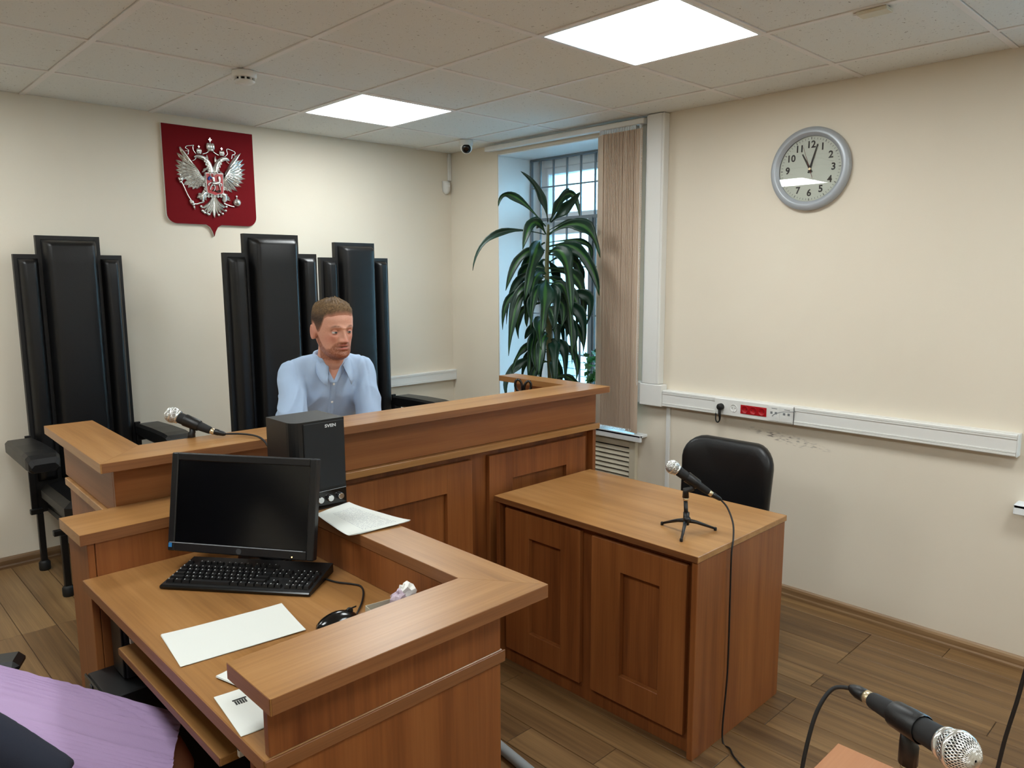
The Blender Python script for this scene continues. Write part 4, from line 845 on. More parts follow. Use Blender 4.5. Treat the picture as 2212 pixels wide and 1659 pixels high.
g=G(); ebar(g,[(915,1120),(960,1140),(1010,1158),(1050,1165)],[10,9,10,9],-.024,8); q=E((1082,1112)); g.ball((q[0],-.026,q[1]),.0225,16,12); g.lathe([(.0232,-.002),(.0236,0),(.0232,.002)],(q[0],-.026,q[1]),(0,0,1),20)
q=E((1078,1045)); g.tube([(q[0],-.026,q[1]-.006),(q[0],-.026,q[1]+.012)],.003,6); g.box(q[0]-.006,q[0]+.006,-.028,-.024,q[1]+.004,q[1]+.008,.0005); obj('orb',g,SV,t)
# ------------------------------------------------------------------ ceiling and wall devices
t=thing('smoke_detector','small white round smoke detector on the ceiling grid','smoke detector',(-2.092,-1.14,HC-.0008))
g=G(); g.lathe([(.05,0),(.052,-.004),(.052,-.024),(.046,-.028)],(0,0,0),(0,0,1),32); obj('base',g,'white_plastic',t)
g=G(); g.lathe([(.036,-.028),(.036,-.038)],(0,0,0),(0,0,1),24); obj('vent_core',g,'ink',t)
for k in range(10): g=G(); g.box(.034,.043,-.004,.004,-.039,-.027,.001,mat=Matrix.Rotation(2*math.pi*k/10,4,'Z')); obj('vent_rib',g,'white_plastic',t)
g=G(); g.lathe([(.044,-.038),(.044,-.043),(.030,-.052),(.012,-.055)],(0,0,0),(0,0,1),32); obj('cap',g,'white_plastic',t)
t=thing('security_camera','white dome security camera on the ceiling by the window corner','camera',(-.285,-.515,HC-.0008))
g=G(); g.lathe([(.044,0),(.046,-.004),(.045,-.03),(.040,-.036)],(0,0,0),(0,0,1),28); obj('base',g,'white_plastic',t)
g=G(); g.ball((0,0,-.046),.040,24,16); obj('eyeball',g,'white_plastic',t)
dv=Vector((-.60,-.70,-.38)).normalized(); g=G(); g.lathe([(.029,.028),(.030,.031),(.028,.0335),(.012,.041)],(0,0,-.046),dv,24); obj('lens',g,'lens',t)
t=thing('motion_sensor','small white motion sensor high on the back wall beside the corner','sensor',(-.052,-.001,2.315))
g=G(); rings=[]
for zz,hw,d in ((.047,.028,.012),(.044,.030,.026),(.02,.030,.036),(-.01,.029,.036),(-.03,.024,.030),(-.044,.013,.022),(-.049,.004,.012)): rings.append([(-hw,0,zz),(-hw,-d*.6,zz),(-hw*.6,-d,zz),(hw*.6,-d,zz),(hw,-d*.6,zz),(hw,0,zz)])
g.loft(rings,0,True,True); obj('body',g,'white_plastic',t); g=G(); g.box(-.016,.016,-.0375,-.030,.002,.016,.002); obj('window',g,'reveal',t)
t=thing('cable_trunking','thin white conduit above the motion sensor in the corner','cable trunking'); B('trunk','white_plastic',t,-.032,-.002,-.014,-.001,2.366,HC-.002,c=.002)
t=thing('ceiling_bracket','small pale bracket fixed to the ceiling grid at the top right','bracket',(-.872,-3.335,HC-.0008)); B('plate','cream',t,-.03,.03,-.05,.05,-.012,0,c=.002); B('clip','tbar',t,-.02,.02,.051,.066,-.008,0,c=.002)
# ------------------------------------------------------------------ vertical blind
t=thing('vertical_blind','beige vertical blind drawn to the right side of the window','blind',(-.055,0,0))
B('headrail','white_plastic',t,-.022,.022,-1.79,-.46,2.515,2.545,c=.003)
g=G(); g.box(-.008,.008,-.003,.003,2.492,2.5145,0); cm=mesh('carrier',g,'upvc'); link('carrier',cm,t,(0,-1.76,0))
def slat_mesh(w,z0,z1):
    g=G(); n=6; rings=[]
    for zz in (z0,z1): rings.append([((k/n-.5)*w,.0045*(1-(2*k/n-1)**2),zz) for k in range(n+1)]+[((k/n-.5)*w,.0045*(1-(2*k/n-1)**2)-.0007,zz) for k in range(n,-1,-1)])
    g.loft(rings,0,False,True); 
    return mesh('slat',g,'blind')
sm=slat_mesh(.089,.756,2.49); sy=-1.455
for k in range(23):
    y=-1.470-.0116*k; a=math.radians(62+random.uniform(-2,2)); link('slat',sm,t,(0,y,0),(0,0,a)); link('carrier',cm,t,(0,y,0))
    g=G(); 
sl=link('slat',slat_mesh(.10,.742,2.49),t,(-.012,-1.738,0),(0,0,math.radians(82)))
g=G()
for k in range(23):
    y=-1.470-.0116*k; g.tube([(-.03,y-.01,.764),(-.034,y-.018,.746),(-.03,y-.024,.762)],.0013,5,sub=3)
obj('bottom_chain',g,'upvc',t)
g=G()
for k in range(150): g.ball((-.032,-1.792,2.50-k*.0098),.0019,6,4); 
g.tube([(-.028,-1.782,2.50),(-.03,-1.783,1.05),(-.032,-1.79,1.03),(-.032,-1.792,1.05)],.0009,5); obj('bead_chain',g,'upvc',t)
# ------------------------------------------------------------------ radiator cover under the window
t=thing('radiator_cover','cream slatted radiator cover under the window sill','radiator cover',(-.001,0,0))
for b in ((-1.745,-1.70,.27,.672),(-.62,-.575,.27,.672)): B('stile','cream',t,-.03,0,*b)
B('rail','cream',t,-.03,0,-1.70,-.62,.635,.672); B('rail','cream',t,-.03,0,-1.70,-.62,.27,.30)
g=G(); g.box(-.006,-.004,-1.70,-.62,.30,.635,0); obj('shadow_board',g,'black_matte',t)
g=G(); g.box(-.012,.012,-.539,.539,-.003,.003,.001); slm=mesh('slat',g,'cream')
for k in range(11): link('slat',slm,t,(-.018,-1.16,.318+.0295*k),(0,math.radians(-58),0))
# ------------------------------------------------------------------ tall dracaena
LEAVES= [([-0.307,-1.279,1.987],[-0.35,-1.258,2.161],[-0.44,-1.184,2.281],0.048),([-0.318,-1.273,1.963],[-0.449,-1.107,2.166],[-0.511,-1.063,2.083],0.048),([-0.328,-1.273,1.916],[-0.578,-1.086,1.927],[-0.704,-1.045,1.703],0.042),([-0.299,-1.287,1.987],[-0.212,-1.288,2.121],[-0.144,-1.303,2.196],0.057),([-0.294,-1.291,1.987],[-0.264,-1.392,2.075],[-0.231,-1.464,2.153],0.071),([-0.297,-1.286,1.999],[-0.14,-1.309,2.185],[-0.14,-1.382,2.025],0.057),([-0.31,-1.29,1.915],[-0.218,-1.478,1.98],[-0.206,-1.6,1.774],0.085),([-0.308,-1.288,1.939],[-0.167,-1.354,2.001],[-0.14,-1.478,1.954],0.031),([-0.323,-1.278,1.916],[-0.429,-1.272,1.993],[-0.525,-1.284,1.823],0.079),([-0.348,-1.26,1.88],[-0.48,-1.33,1.794],[-0.602,-1.378,1.531],0.093),([-0.337,-1.283,1.821],[-0.443,-1.185,1.797],[-0.53,-1.144,1.584],0.065),([-0.327,-1.298,1.797],[-0.35,-1.456,1.793],[-0.419,-1.57,1.45],0.102),([-0.32,-1.3,1.82],[-0.17,-1.359,1.798],[-0.14,-1.404,1.628],0.065),([-0.318,-1.297,1.844],[-0.204,-1.468,1.818],[-0.182,-1.577,1.554],0.088),([-0.339,-1.293,1.761],[-0.308,-1.218,1.727],[-0.302,-1.199,1.495],0.057),([-0.348,-1.294,1.714],[-0.389,-1.165,1.715],[-0.425,-1.113,1.521],0.074),([-0.353,-1.298,1.666],[-0.533,-1.258,1.562],[-0.647,-1.289,1.212],0.068),([-0.356,-1.301,1.642],[-0.464,-1.273,1.537],[-0.508,-1.299,1.374],0.079),([-0.35,-1.304,1.654],[-0.481,-1.42,1.563],[-0.589,-1.5,1.342],0.099),([-0.346,-1.308,1.654],[-0.244,-1.321,1.629],[-0.204,-1.334,1.477],0.057),([-0.346,-1.317,1.607],[-0.378,-1.428,1.573],[-0.465,-1.473,1.351],0.062),([-0.348,-1.318,1.595],[-0.326,-1.451,1.596],[-0.387,-1.549,1.164],0.057),([-0.334,-1.313,1.69],[-0.16,-1.367,1.689],[-0.14,-1.41,1.567],0.062),([-0.331,-1.31,1.714],[-0.177,-1.415,1.653],[-0.168,-1.441,1.388],0.085),([-0.327,-1.307,1.749],[-0.146,-1.337,1.799],[-0.14,-1.381,1.603],0.065),([-0.356,-1.326,1.512],[-0.335,-1.436,1.513],[-0.392,-1.466,1.37],0.071),([-0.363,-1.308,1.571],[-0.499,-1.155,1.572],[-0.549,-1.136,1.351],0.048),([-0.369,-1.314,1.512],[-0.437,-1.169,1.462],[-0.431,-1.153,1.29],0.054),([-0.361,-1.322,1.512],[-0.254,-1.499,1.477],[-0.295,-1.553,1.222],0.074),([-0.358,-1.32,1.535],[-0.173,-1.491,1.57],[-0.206,-1.498,1.374],0.071),([-0.375,-1.344,1.333],[-0.489,-1.33,1.304],[-0.556,-1.363,1.092],0.074),([-0.376,-1.346,1.322],[-0.486,-1.402,1.296],[-0.571,-1.456,1.102],0.071),([-0.362,-1.349,1.369],[-0.341,-1.394,1.358],[-0.371,-1.408,1.217],0.062),([-0.365,-1.36,1.298],[-0.435,-1.461,1.249],[-0.506,-1.525,1.073],0.074),([-0.361,-1.365,1.298],[-0.339,-1.45,1.254],[-0.379,-1.487,1.057],0.065),([-0.366,-1.369,1.25],[-0.269,-1.467,1.226],[-0.283,-1.49,1.048],0.051),([-0.385,-1.346,1.274],[-0.514,-1.271,1.254],[-0.591,-1.256,1.098],0.042),([-0.375,-1.328,1.417],[-0.5,-1.39,1.401],[-0.563,-1.471,1.253],0.079),([-0.4,-1.344,1.215],[-0.584,-1.24,1.126],[-0.635,-1.258,0.965],0.057),([-0.315,-1.295,1.868],[-0.14,-1.459,1.87],[-0.14,-1.454,1.731],0.037),([-0.351,-1.322,1.559],[-0.475,-1.317,1.55],[-0.533,-1.358,1.413],0.074),([-0.365,-1.327,1.464],[-0.23,-1.351,1.436],[-0.198,-1.339,1.299],0.071),([-0.367,-1.32,1.488],[-0.4,-1.408,1.456],[-0.442,-1.46,1.343],0.068),([-0.381,-1.326,1.393],[-0.367,-1.211,1.363],[-0.368,-1.142,1.285],0.065),([-0.334,-1.296,1.773],[-0.229,-1.281,1.678],[-0.175,-1.283,1.506],0.057),([-0.389,-1.342,1.274],[-0.296,-1.346,1.146],[-0.258,-1.345,0.981],0.065),([-0.394,-1.347,1.227],[-0.395,-1.255,1.122],[-0.385,-1.228,0.957],0.071),([-0.322,-1.302,1.797],[-0.14,-1.377,1.75],[-0.14,-1.396,1.59],0.062),([-0.332,-1.278,1.868],[-0.325,-1.135,1.776],[-0.364,-1.042,1.53],0.062),([-0.342,-1.307,1.678],[-0.46,-1.327,1.678],[-0.541,-1.366,1.518],0.076),([-0.344,-1.314,1.63],[-0.247,-1.445,1.559],[-0.27,-1.475,1.37],0.065),([-0.362,-1.332,1.452],[-0.276,-1.472,1.394],[-0.315,-1.492,1.243],0.048),([-0.372,-1.333,1.405],[-0.492,-1.35,1.305],[-0.542,-1.407,1.124],0.071)]
STEM= [[-0.3, -1.276, 2.034], [-0.32, -1.29, 1.868], [-0.342, -1.304, 1.69], [-0.356, -1.326, 1.512], [-0.375, -1.356, 1.274], [-0.387, -1.387, 1.06], [-0.42, -1.431, 0.68]]
t=thing('potted_dracaena','tall dracaena with long drooping striped leaves in front of the window','potted plant',(-.42,-1.42,PZ)); o=Vector((-.42,-1.42,PZ))
g=G(); g.lathe([(.11,0),(.125,.01),(.16,.26),(.17,.265),(.17,.29),(.15,.29),(.145,.25)],(0,0,0),(0,0,1),28); obj('pot',g,'pot',t)
g=G(); g.lathe([(.146,.245),(.10,.252),(.01,.256)],(0,0,0),(0,0,1),20); obj('soil',g,'soil',t)
g=G(); P=[Vector(p)-o for p in STEM[::-1]]; P[-1]=P[-1]-Vector((0,0,.06)); P=[Vector((0,0,.25))]+P; g.tube(P,[.03,.026,.024,.020,.017,.014,.011,.006],10,sub=5); obj('stem',g,'bark',t)
def leaf(b,m,tp,w,rg):
    b,m,tp=[Vector(q)-o for q in (b,m,tp)]; n=15; c=2*m-.5*(b+tp); c=m+(c-m)*.75
    L=[]; side0=None
    rise=Vector((0,0,.03*(b-tp).length))
    pts=[]
    for k in range(n+1):
        u=k/n; pts.append(b*(1-u)**2+c*2*u*(1-u)+tp*u*u)
    tw=rg.uniform(-.6,.6); vdir=(CAM-o-Vector((0,0,1.4))).normalized()
    rings=[];cols=[]
    for k,p in enumerate(pts):
        u=k/n; tg=(pts[min(k+1,n)]-pts[max(k-1,0)]).normalized(); hz=tg.cross(Vector((0,0,1)))
        sd=tg.cross(vdir); sd=sd.normalized() if sd.length>1e-4 else Vector((1,0,0)); nr=sd.cross(tg).normalized(); ang=tw*(.3+.7*u)+.22*math.sin(9*u+tw*6); s=sd*math.cos(ang)+nr*math.sin(ang); nn=s.cross(tg).normalized()
        ww=w*.47*max(.02,min(1,.16+max(0,u-.10)*3.0)*min(1,(1.0-u)/.42+.01)**.75*(.9+.16*math.sin(11*u+tw*8)))
        wav=.30*math.sin(15*u+tw*9)
        row=[]
        for q in (-1,-.66,-.30,-.13,.13,.30,.66,1): row.append(p+s*ww*q+nn*ww*(.42*abs(q)+wav*q*abs(q)*.9))
        rings.append(row)
        for q in range(8):
            st=1 if q in (3,4) else 0; base=np.array(lin((15,46,33))) if not (st and tw>-.25) else np.array(lin((50,92,42))); cols.append(base*rg.uniform(.9,1.1))
    return rings,cols
rg=random.Random(11)
for k in range(22):      # shorter leaves filling the crown's lower tiers
    s=STEM[2:6][k%4]; s2=STEM[2:6][(k+1)%4] if k%4<3 else s; f_=rg.random(); b=[a*(1-f_)+c*f_ for a,c in zip(s,s2)]; a=rg.uniform(0,6.28); r=rg.uniform(.12,.26); dz=rg.uniform(.16,.34)
    m=[min(-.12,b[0]+r*.75*math.cos(a)),b[1]+r*.75*math.sin(a),b[2]-.02]; tp=[min(-.12,b[0]+r*math.cos(a)),b[1]+r*math.sin(a),b[2]-dz]; LEAVES.append((b,m,tp,rg.uniform(.04,.06)))
for q in LEAVES:
    rings,cols=leaf(*q,rg); g=G(); g.loft(rings,0,True,False,None,False); l=obj('leaf',g,'leaf',t); setcol(l,cols)
    md=l.modifiers.new('thickness','SOLIDIFY'); md.thickness=.0012
# ------------------------------------------------------------------ ivy on the sill
t=thing('potted_ivy','small leafy green ivy on the window sill beside the blind','potted plant',(.14,-1.30,.73))
g=G(); g.lathe([(.045,0),(.05,.004),(.065,.11),(.07,.112),(.07,.125),(.06,.125),(.058,.105)],(0,0,0),(0,0,1),20); obj('pot',g,'pot',t)
for k in range(95):
    a=rg.uniform(0,6.28); r=rg.uniform(.0,.12); z=.10+rg.random()**.8*.36; r*=1.1-z*.9; p=Vector((r*math.cos(a)*.8,r*math.sin(a),z)); s=rg.uniform(.016,.03)
    R=Euler((rg.uniform(-1,1),rg.uniform(-1.2,.2),rg.uniform(0,6.28))).to_matrix().to_4x4(); Mx=Matrix.Translation(p)@R@Matrix.Scale(s,4)
    lf=[(0,-.9,0),(.75,-.75,.12),(.62,-.1,.1),(1.0,.25,.15),(.42,.5,.08),(0,1.15,-.05),(-.42,.5,.08),(-1.0,.25,.15),(-.62,-.1,.1),(-.75,-.75,.12)]
    g=G(); g.add(lf+[(0,0,0)],[(i,(i+1)%10,10) for i in range(10)],0,True,Mx); l=obj('leaf',g,'ivy',t); c=np.array(lin((46,118,52)))*rg.uniform(.7,1.35); setcol(l,np.tile(c,(11,1)))
g=G()
for k in range(9):
    a=k*.7; g.tube([(0,0,.1),(.04*math.cos(a),.05*math.sin(a),.2),(.07*math.cos(a),.08*math.sin(a),.25+.02*k)],.0022,5,sub=4)
obj('stems',g,plain('ivy_stem',(70,100,50),.7),t)
# ------------------------------------------------------------------ pen cup with scissors on the bench
t=thing('pen_cup','dark pen cup on the judges bench behind the counter','pen cup',(-1.17,-1.935,.966))
g=G(); g.lathe([(.034,0),(.036,.003),(.036,.10),(.033,.10),(.033,.006),(.002,.005)],(0,0,0),(0,0,1),24); obj('cup',g,'black_plastic',t)
t=thing('scissors','black-handled scissors standing in the pen cup','scissors',(-1.17,-1.935,.975))
fx=Vector((.72,-.69,0))
for s in (-1,1):
    c=fx*(s*.021)+Vector((0,0,.175+.008*(s<0))); g=G(); pts=[c+fx*(.016*math.cos(q)+.004*s*math.sin(q))+Vector((0,0,.030*math.sin(q))) for q in [2*math.pi*k/16 for k in range(17)]]
    g.tube(pts,.0062,8,cap=False); g.tube([c-Vector((0,0,.028)),fx*(s*.006)+Vector((0,0,.12))],[.007,.006],8); obj('handle',g,'black_gloss',t)
    g=G(); g.tube([fx*(s*.006)+Vector((0,0,.12)),fx*(-s*.010)+Vector((0,0,.0))],[.006,.002],6); obj('blade',g,'silver',t)
for n,(dx,dy,h,m) in enumerate(((.022,.012,.155,'white_plastic'),(.026,-.012,.165,'grey_pl'))):
    g=G(); g.tube([(0,0,0),(dx*.5,dy*.5,h-.012),(dx*.55,dy*.55,h)],[.0042,.0042,.0015],8); tag(obj('pen',g,m,None,(-1.17+dx*.5,-1.935+dy*.5,.975)),('white','grey')[n]+' pen standing in the cup next to the scissors','pen',group='pens in the cup')

# ------------------------------------------------------------------ people
def fuse(name,g,voxel,mat,smooth=4,fac=.5):
    me=mesh(name+'_raw',g,mat); o=bpy.data.objects.new(name+'_raw',me); COL.objects.link(o)
    r=o.modifiers.new('r','REMESH'); r.mode='VOXEL'; r.voxel_size=voxel; r.use_smooth_shade=True
    if smooth: s=o.modifiers.new('s','SMOOTH'); s.factor=fac; s.iterations=smooth
    bpy.context.view_layer.update(); out=bpy.data.meshes.new_from_object(o.evaluated_get(bpy.context.evaluated_depsgraph_get()))
    bpy.data.objects.remove(o); bpy.data.meshes.remove(me); out.name=name
    if not out.materials: out.materials.append(M[mat])
    out.polygons.foreach_set('use_smooth',[True]*len(out.polygons)); return out
def verts(me): a=np.empty(len(me.vertices)*3,dtype=np.float32); me.vertices.foreach_get('co',a); return a.reshape(-1,3).astype(float)
def setverts(me,a): me.vertices.foreach_set('co',np.asarray(a,dtype=np.float32).ravel()); me.update()
def smst(a,b,x): t=np.clip((x-a)/(b-a),0,1); return t*t*(3-2*t)
HZ=np.array([0,.004,.012,.025,.05,.08,.11,.14,.17,.195,.213,.226,.233,.235])
HF=np.array([-.056,-.072,-.084,-.0895,-.0875,-.0885,-.0880,-.0925,-.0900,-.078,-.060,-.036,-.014,.004])
HB=np.array([-.020,-.004,.008,.022,.046,.064,.084,.096,.100,.094,.082,.060,.034,.018])
HW=np.array([.014,.026,.038,.049,.0595,.0670,.0715,.0755,.0765,.072,.062,.044,.022,.006])
def head_grid(nz=110,nt=120):
    zs=np.linspace(0,.235,nz); zz=np.concatenate([zs]); 
    def it(A):
        y=np.interp(zz,HZ,A); k=np.ones(7)/7; yp=np.pad(y,3,mode='edge'); return np.convolve(yp,k,'valid')
    F,Bk,W=it(HF),it(HB),it(HW); th=np.linspace(0,2*math.pi,nt,endpoint=False)   # th=0 front
    P=np.zeros((nz,nt,3))
    c=(F*.35+Bk*.65); c=np.minimum(c,.012); 
    for i in range(nz):
        cf,cb=c[i]-F[i],Bk[i]-c[i]; s,co=np.sin(th),np.cos(th)
        n=2.25; x=np.sign(s)*np.abs(s)**(2/n)*W[i]; y=c[i]-np.where(co>0,cf,cb)*np.sign(co)*np.abs(co)**(2/n)
        P[i,:,0]=x; P[i,:,1]=y; P[i,:,2]=zz[i]
    fr=np.cos(th)[None,:]; X,Y,Z=P[...,0],P[...,1],P[...,2]; front=(fr>.05)
    def gs(x0,z0,sx,sz): return np.exp(-((X-x0)/sx)**2-((Z-z0)/sz)**2)*front
    d=np.zeros_like(X)
    nz_=np.clip((Z-.078)/(.128-.078),0,1); ridge=np.where((Z>.070)&(Z<.134),1,0)*(.029*(1-nz_)**.85+.006*nz_)*smst(.068,.080,Z); d+=ridge*np.exp(-(X/(.0075+.0045*(1-nz_)))**2)*front
    for s in (-1,1):
        d+=.0105*gs(s*.0125,.0805,.0068,.0075); d-=.0135*gs(s*.031,.1175,.0165,.0105); d+=.0068*gs(s*.028,.1365,.022,.0065); d+=.0045*gs(s*.046,.098,.018,.016); d-=.004*gs(s*.036,.065,.014,.018); d+=.003*gs(s*.044,.03,.016,.02)
        d-=.0025*gs(s*.022,.083,.006,.012)
    d+=.0065*gs(0,.0635,.021,.0045)+.0075*gs(0,.0485,.019,.0050)-.0075*gs(0,.0560,.021,.0026)+.007*gs(0,.020,.018,.013)-.003*gs(0,.037,.018,.006)-.0015*gs(0,.072,.004,.006)
    P[...,1]-=d; return P,th
def head_color(L,skin,beard=None,brow=(120,84,62)):
    x,y,z=L[:,0],L[:,1],L[:,2]; c=np.tile(np.array(lin(skin)),(len(L),1)); phi=np.degrees(np.arctan2(np.abs(x),-(y-.01)))
    def mixc(m,col):
        nonlocal c; m=np.clip(m,0,1)[:,None]; c=c*(1-m)+np.array(lin(col))*m
    rgv=np.random.RandomState(5).uniform(-.05,.05,len(L))[:,None]; c=c*(1+rgv)
    mixc(.45*np.exp(-((np.abs(x)-.043)/.02)**2-((z-.092)/.02)**2)*(y<0),(196,112,96)); mixc(.5*np.exp(-(x/.012)**2-((z-.082)/.012)**2)*(y<-.09),(200,112,96))
    if beard is not None:
        zb=np.interp(phi,[0,14,22,34,48,62,74,84,92],[.0765,.0765,.070,.050,.046,.060,.088,.112,.06]); m=smst(-.012,.004,z)*(1-smst(-.006,.004,z-zb))*(phi<96)
        m*=1-.85*np.exp(-(x/.018)**2-((z-.056)/.0065)**2); spk=np.random.RandomState(8).uniform(.55,1.15,len(L)); mixc(m*spk*(.80+.2*np.exp(-(x/.03)**2-((z-.028)/.02)**2)),beard)
    mixc(1.1*np.exp(-(x/.021)**4-((z-.0635)/.0038)**4)*(y<-.075)*.8,(178,104,92)); mixc(1.1*np.exp(-(x/.019)**4-((z-.0490)/.0042)**4)*(y<-.075)*.8,(186,106,96)); mixc(1.6*np.exp(-(x/.019)**4-((z-.0562)/.0022)**4)*(y<-.07),(70,32,28))  # lip tones, then a dark line painting the shade of the mouth crease
    mixc(.95*np.random.RandomState(9).uniform(.6,1.1,len(L))*np.exp(-((np.abs(x)-.031)/.018)**4-((z-.1375-.0045*np.sin((np.abs(x)-.013)/.036*3.14))/.0040)**2)*(y<-.05),brow); mixc(.35*np.exp(-((np.abs(x)-.031)/.018)**2-((z-.108)/.006)**2)*(y<-.05),(176,112,96)); mixc(.45*np.exp(-((np.abs(x)-.030)/.016)**4-((z-.1235)/.0024)**2)*(y<-.05),(96,60,50))
    e=(np.abs(x)>.0745)&(z>.085)&(z<.146); mixc(e*.55*np.exp(-((z-.112)/.014)**2-((y-.018)/.008)**2),(150,84,70)); mixc(e*.3,(206,128,108))  # ear hollow darkened, its shade painted into the skin colour
    mixc(.22*(np.sin(z*900)>.82)*(z>.148)*(z<.176)*(np.abs(x)<.045)*(y<-.06),(170,112,92))
    return c
def ear(g,s,mat):
    rings=[]
    for k,(t_,w,h,o) in enumerate(((0,.010,.024,.0),(.006,.014,.030,.004),(.012,.016,.033,.009),(.017,.015,.032,.011),(.019,.011,.026,.011),(.016,.007,.018,.009))):
        rings.append([mat@Vector((s*(.070+t_),.010+o+w*math.cos(q)*.95,.114+h*math.sin(q)*.95+.004*math.cos(q))) for q in [2*math.pi*j/14 for j in range(14)]])
    g.loft(rings,0,True,True)
def limb(g,pts,rad,n=14,sub=5): g.tube(pts,rad,n,sub=sub)
def hand(g,wrist,fwd,up,side,scale=1.,curl=.5):
    """palm plus five separate fingers; fwd along the fingers, up out of the back of the hand, side toward the thumb"""
    W,F,Up,Sd=Vector(wrist),Vector(fwd).normalized(),Vector(up).normalized(),Vector(side).normalized(); k=scale
    rings=[]
    for u,w,h in ((-.01,.026,.019),(.01,.030,.019),(.045,.039,.017),(.08,.041,.015),(.095,.038,.012)):
        c=W+F*u*k; rings.append([c+Sd*w*k*math.cos(q)+Up*h*k*math.sin(q) for q in [2*math.pi*j/12 for j in range(12)]])
    g.loft(rings,0,True,True)
    for off,ln,r in ((.030,.072,.0085),(.0095,.080,.009),(-.0115,.074,.0085),(-.031,.058,.0075)):
        b=W+F*.088*k+Sd*off*k; dn=-Up; a=b+(F*math.cos(curl*.5)+dn*math.sin(curl*.5))*ln*.42*k; c=a+(F*math.cos(curl*1.3)+dn*math.sin(curl*1.3))*ln*.33*k; e=c+(F*math.cos(curl*2)+dn*math.sin(curl*2))*ln*.25*k
        g.tube([b-F*.02*k,b,a,c,e],[r*k,r*k,r*.95*k,r*.86*k,r*.66*k],8)
    b=W+F*.02*k+Sd*.028*k; g.tube([b-F*.006*k,b+(F*.6+Sd*.8).normalized()*.034*k,b+(F*.8+Sd*.62).normalized()*.064*k-Up*.004,b+(F*.92+Sd*.4).normalized()*.085*k-Up*.010],[.013*k,.0115*k,.0098*k,.0072*k],8)
def ellring(c,ax,dep,hw,hd,n=28,e=2.5):
    c,ax,dep=Vector(c),Vector(ax).normalized(),Vector(dep).normalized(); R=[]
    for j in range(n):
        q=2*math.pi*j/n; a,b=math.cos(q),math.sin(q); R.append(c+ax*hw*math.copysign(abs(a)**(2/e),a)+dep*hd*math.copysign(abs(b)**(2/e),b))
    return R
# ---- the man at the bench
HM=Matrix.Translation((-2.008,-1.655,1.334))@Matrix.Rotation(math.radians(-3),4,'Z')@Matrix.Rotation(math.radians(2),4,'X')
P,th=head_grid(); ax=Vector((.98,-.17,0)).normalized(); fw=Vector((-.17,-.98,0)).normalized()
def grid_rings(P,Mx): return [[Mx@Vector(p) for p in row] for row in P]
SH=Vector((-2.0,-1.585,1.272)); RS,LS=SH-ax*.152,SH+ax*.152; RE,LE=Vector((-2.215,-1.675,1.045)),Vector((-1.862,-1.70,1.035)); RW,LW=Vector((-2.10,-1.80,1.006)),Vector((-1.965,-1.84,1.006))
def torso(g,k):
    for_=[((-1.97,-1.27,.70),.170,.115),((-1.97,-1.29,.78),.172,.120),((-1.972,-1.34,.88),.162,.120),((-1.978,-1.40,.98),.166,.122),((-1.985,-1.465,1.08),.176,.124),((-1.993,-1.52,1.17),.180,.116),((-1.998,-1.556,1.235),.172,.098),((-2.0,-1.578,1.285),.145,.078),((-2.0,-1.595,1.318),.105,.064),((-2.0,-1.605,1.34),.074,.058)]
    g.loft([ellring(c,ax,fw,hw*k,hd*k) for c,hw,hd in for_],0,True,True)
g=G(); g.loft(grid_rings(P,HM),0,True,True)
for s in (-1,1): ear(g,s,HM)
nk=[HM@Vector((0,.012,.085)),HM@Vector((0,.018,.03)),Vector((-2.003,-1.622,1.33)),Vector((-2.0,-1.575,1.25))]; g.tube(nk,[.052,.055,.057,.045],20,sub=4)
torso(g,.90)
limb(g,[RS,(RS+RE)/2,RE],[.046,.043,.036]); limb(g,[LS,(LS+LE)/2,LE],[.046,.043,.036])
limb(g,[RE,RE.lerp(RW,.35),RW],[.037,.038,.026]); limb(g,[LE,LE.lerp(LW,.35),LW],[.037,.038,.026])
hand(g,RW,(.75,-.62,-.08),(0,-.1,1),(.62,.75,0)); hand(g,LW+Vector((0,0,.012)),(-.80,-.45,-.02),(0,-.1,1),(.45,-.80,0) if False else (-.45,.80,0))
hips=[Vector((-2.06,-1.30,.755)),Vector((-1.88,-1.30,.755))]; knees=[Vector((-2.10,-1.74,.735)),Vector((-1.84,-1.74,.735))]; ank=[Vector((-2.09,-1.66,.30)),Vector((-1.85,-1.66,.30))]
for a,b,c in zip(hips,knees,ank): limb(g,[a,(a+b)/2,b,(b+c)/2,c],[.078,.070,.052,.050,.034],sub=4)
me=fuse('person',g,.0030,'skin',1,.35); V=verts(me); Hi=np.array(HM.inverted()); Lc=V@Hi[:3,:3].T+Hi[:3,3]
col=head_color(Lc,(210,154,130),(128,70,42),(112,74,52)); isb=(Lc[:,2]<-.02); col[isb]=np.array(lin((212,160,138)))
man=link('person',me); tag(man,'man with short brown hair and light blue shirt seated behind the bench','person'); setcol(man,col)
# eyes
for s in (-1,1):
    g=G(); g.ball((0,0,0),.0118,20,14); V=np.array(g.v); gaze=Vector((.10,-.99,-.03)).normalized(); dd=(V/.0118)@np.array(gaze); cc=np.where((dd>.965)[:,None],np.array([.005,.005,.005]),np.where((dd>.86)[:,None],np.array(lin((92,104,110))),np.array(lin((206,198,192))))); 
    Mx=HM@Matrix.Translation((s*.0308,-.0705,.1168)); g.v=[tuple(Mx@Vector(v)) for v in g.v]; e=obj('eye',g,'eye',man); setcol(e,cc)
    for up in (1,-1):
        g=G(); rows=[]
        for k in range(7):
            el=math.radians((14+8*k) if up>0 else (-22-7*k)); rows.append([Mx@Vector((.0132*math.cos(el)*math.sin(a),-.0132*math.cos(el)*math.cos(a),.0132*math.sin(el))) for a in np.radians(np.linspace(-80,80,13))])
        g.loft(rows,0,True,False,None,False); l=obj('eyelid',g,'skin',man); setcol(l,np.tile(np.array(lin((196,136,116))),(len(l.data.vertices),1)))
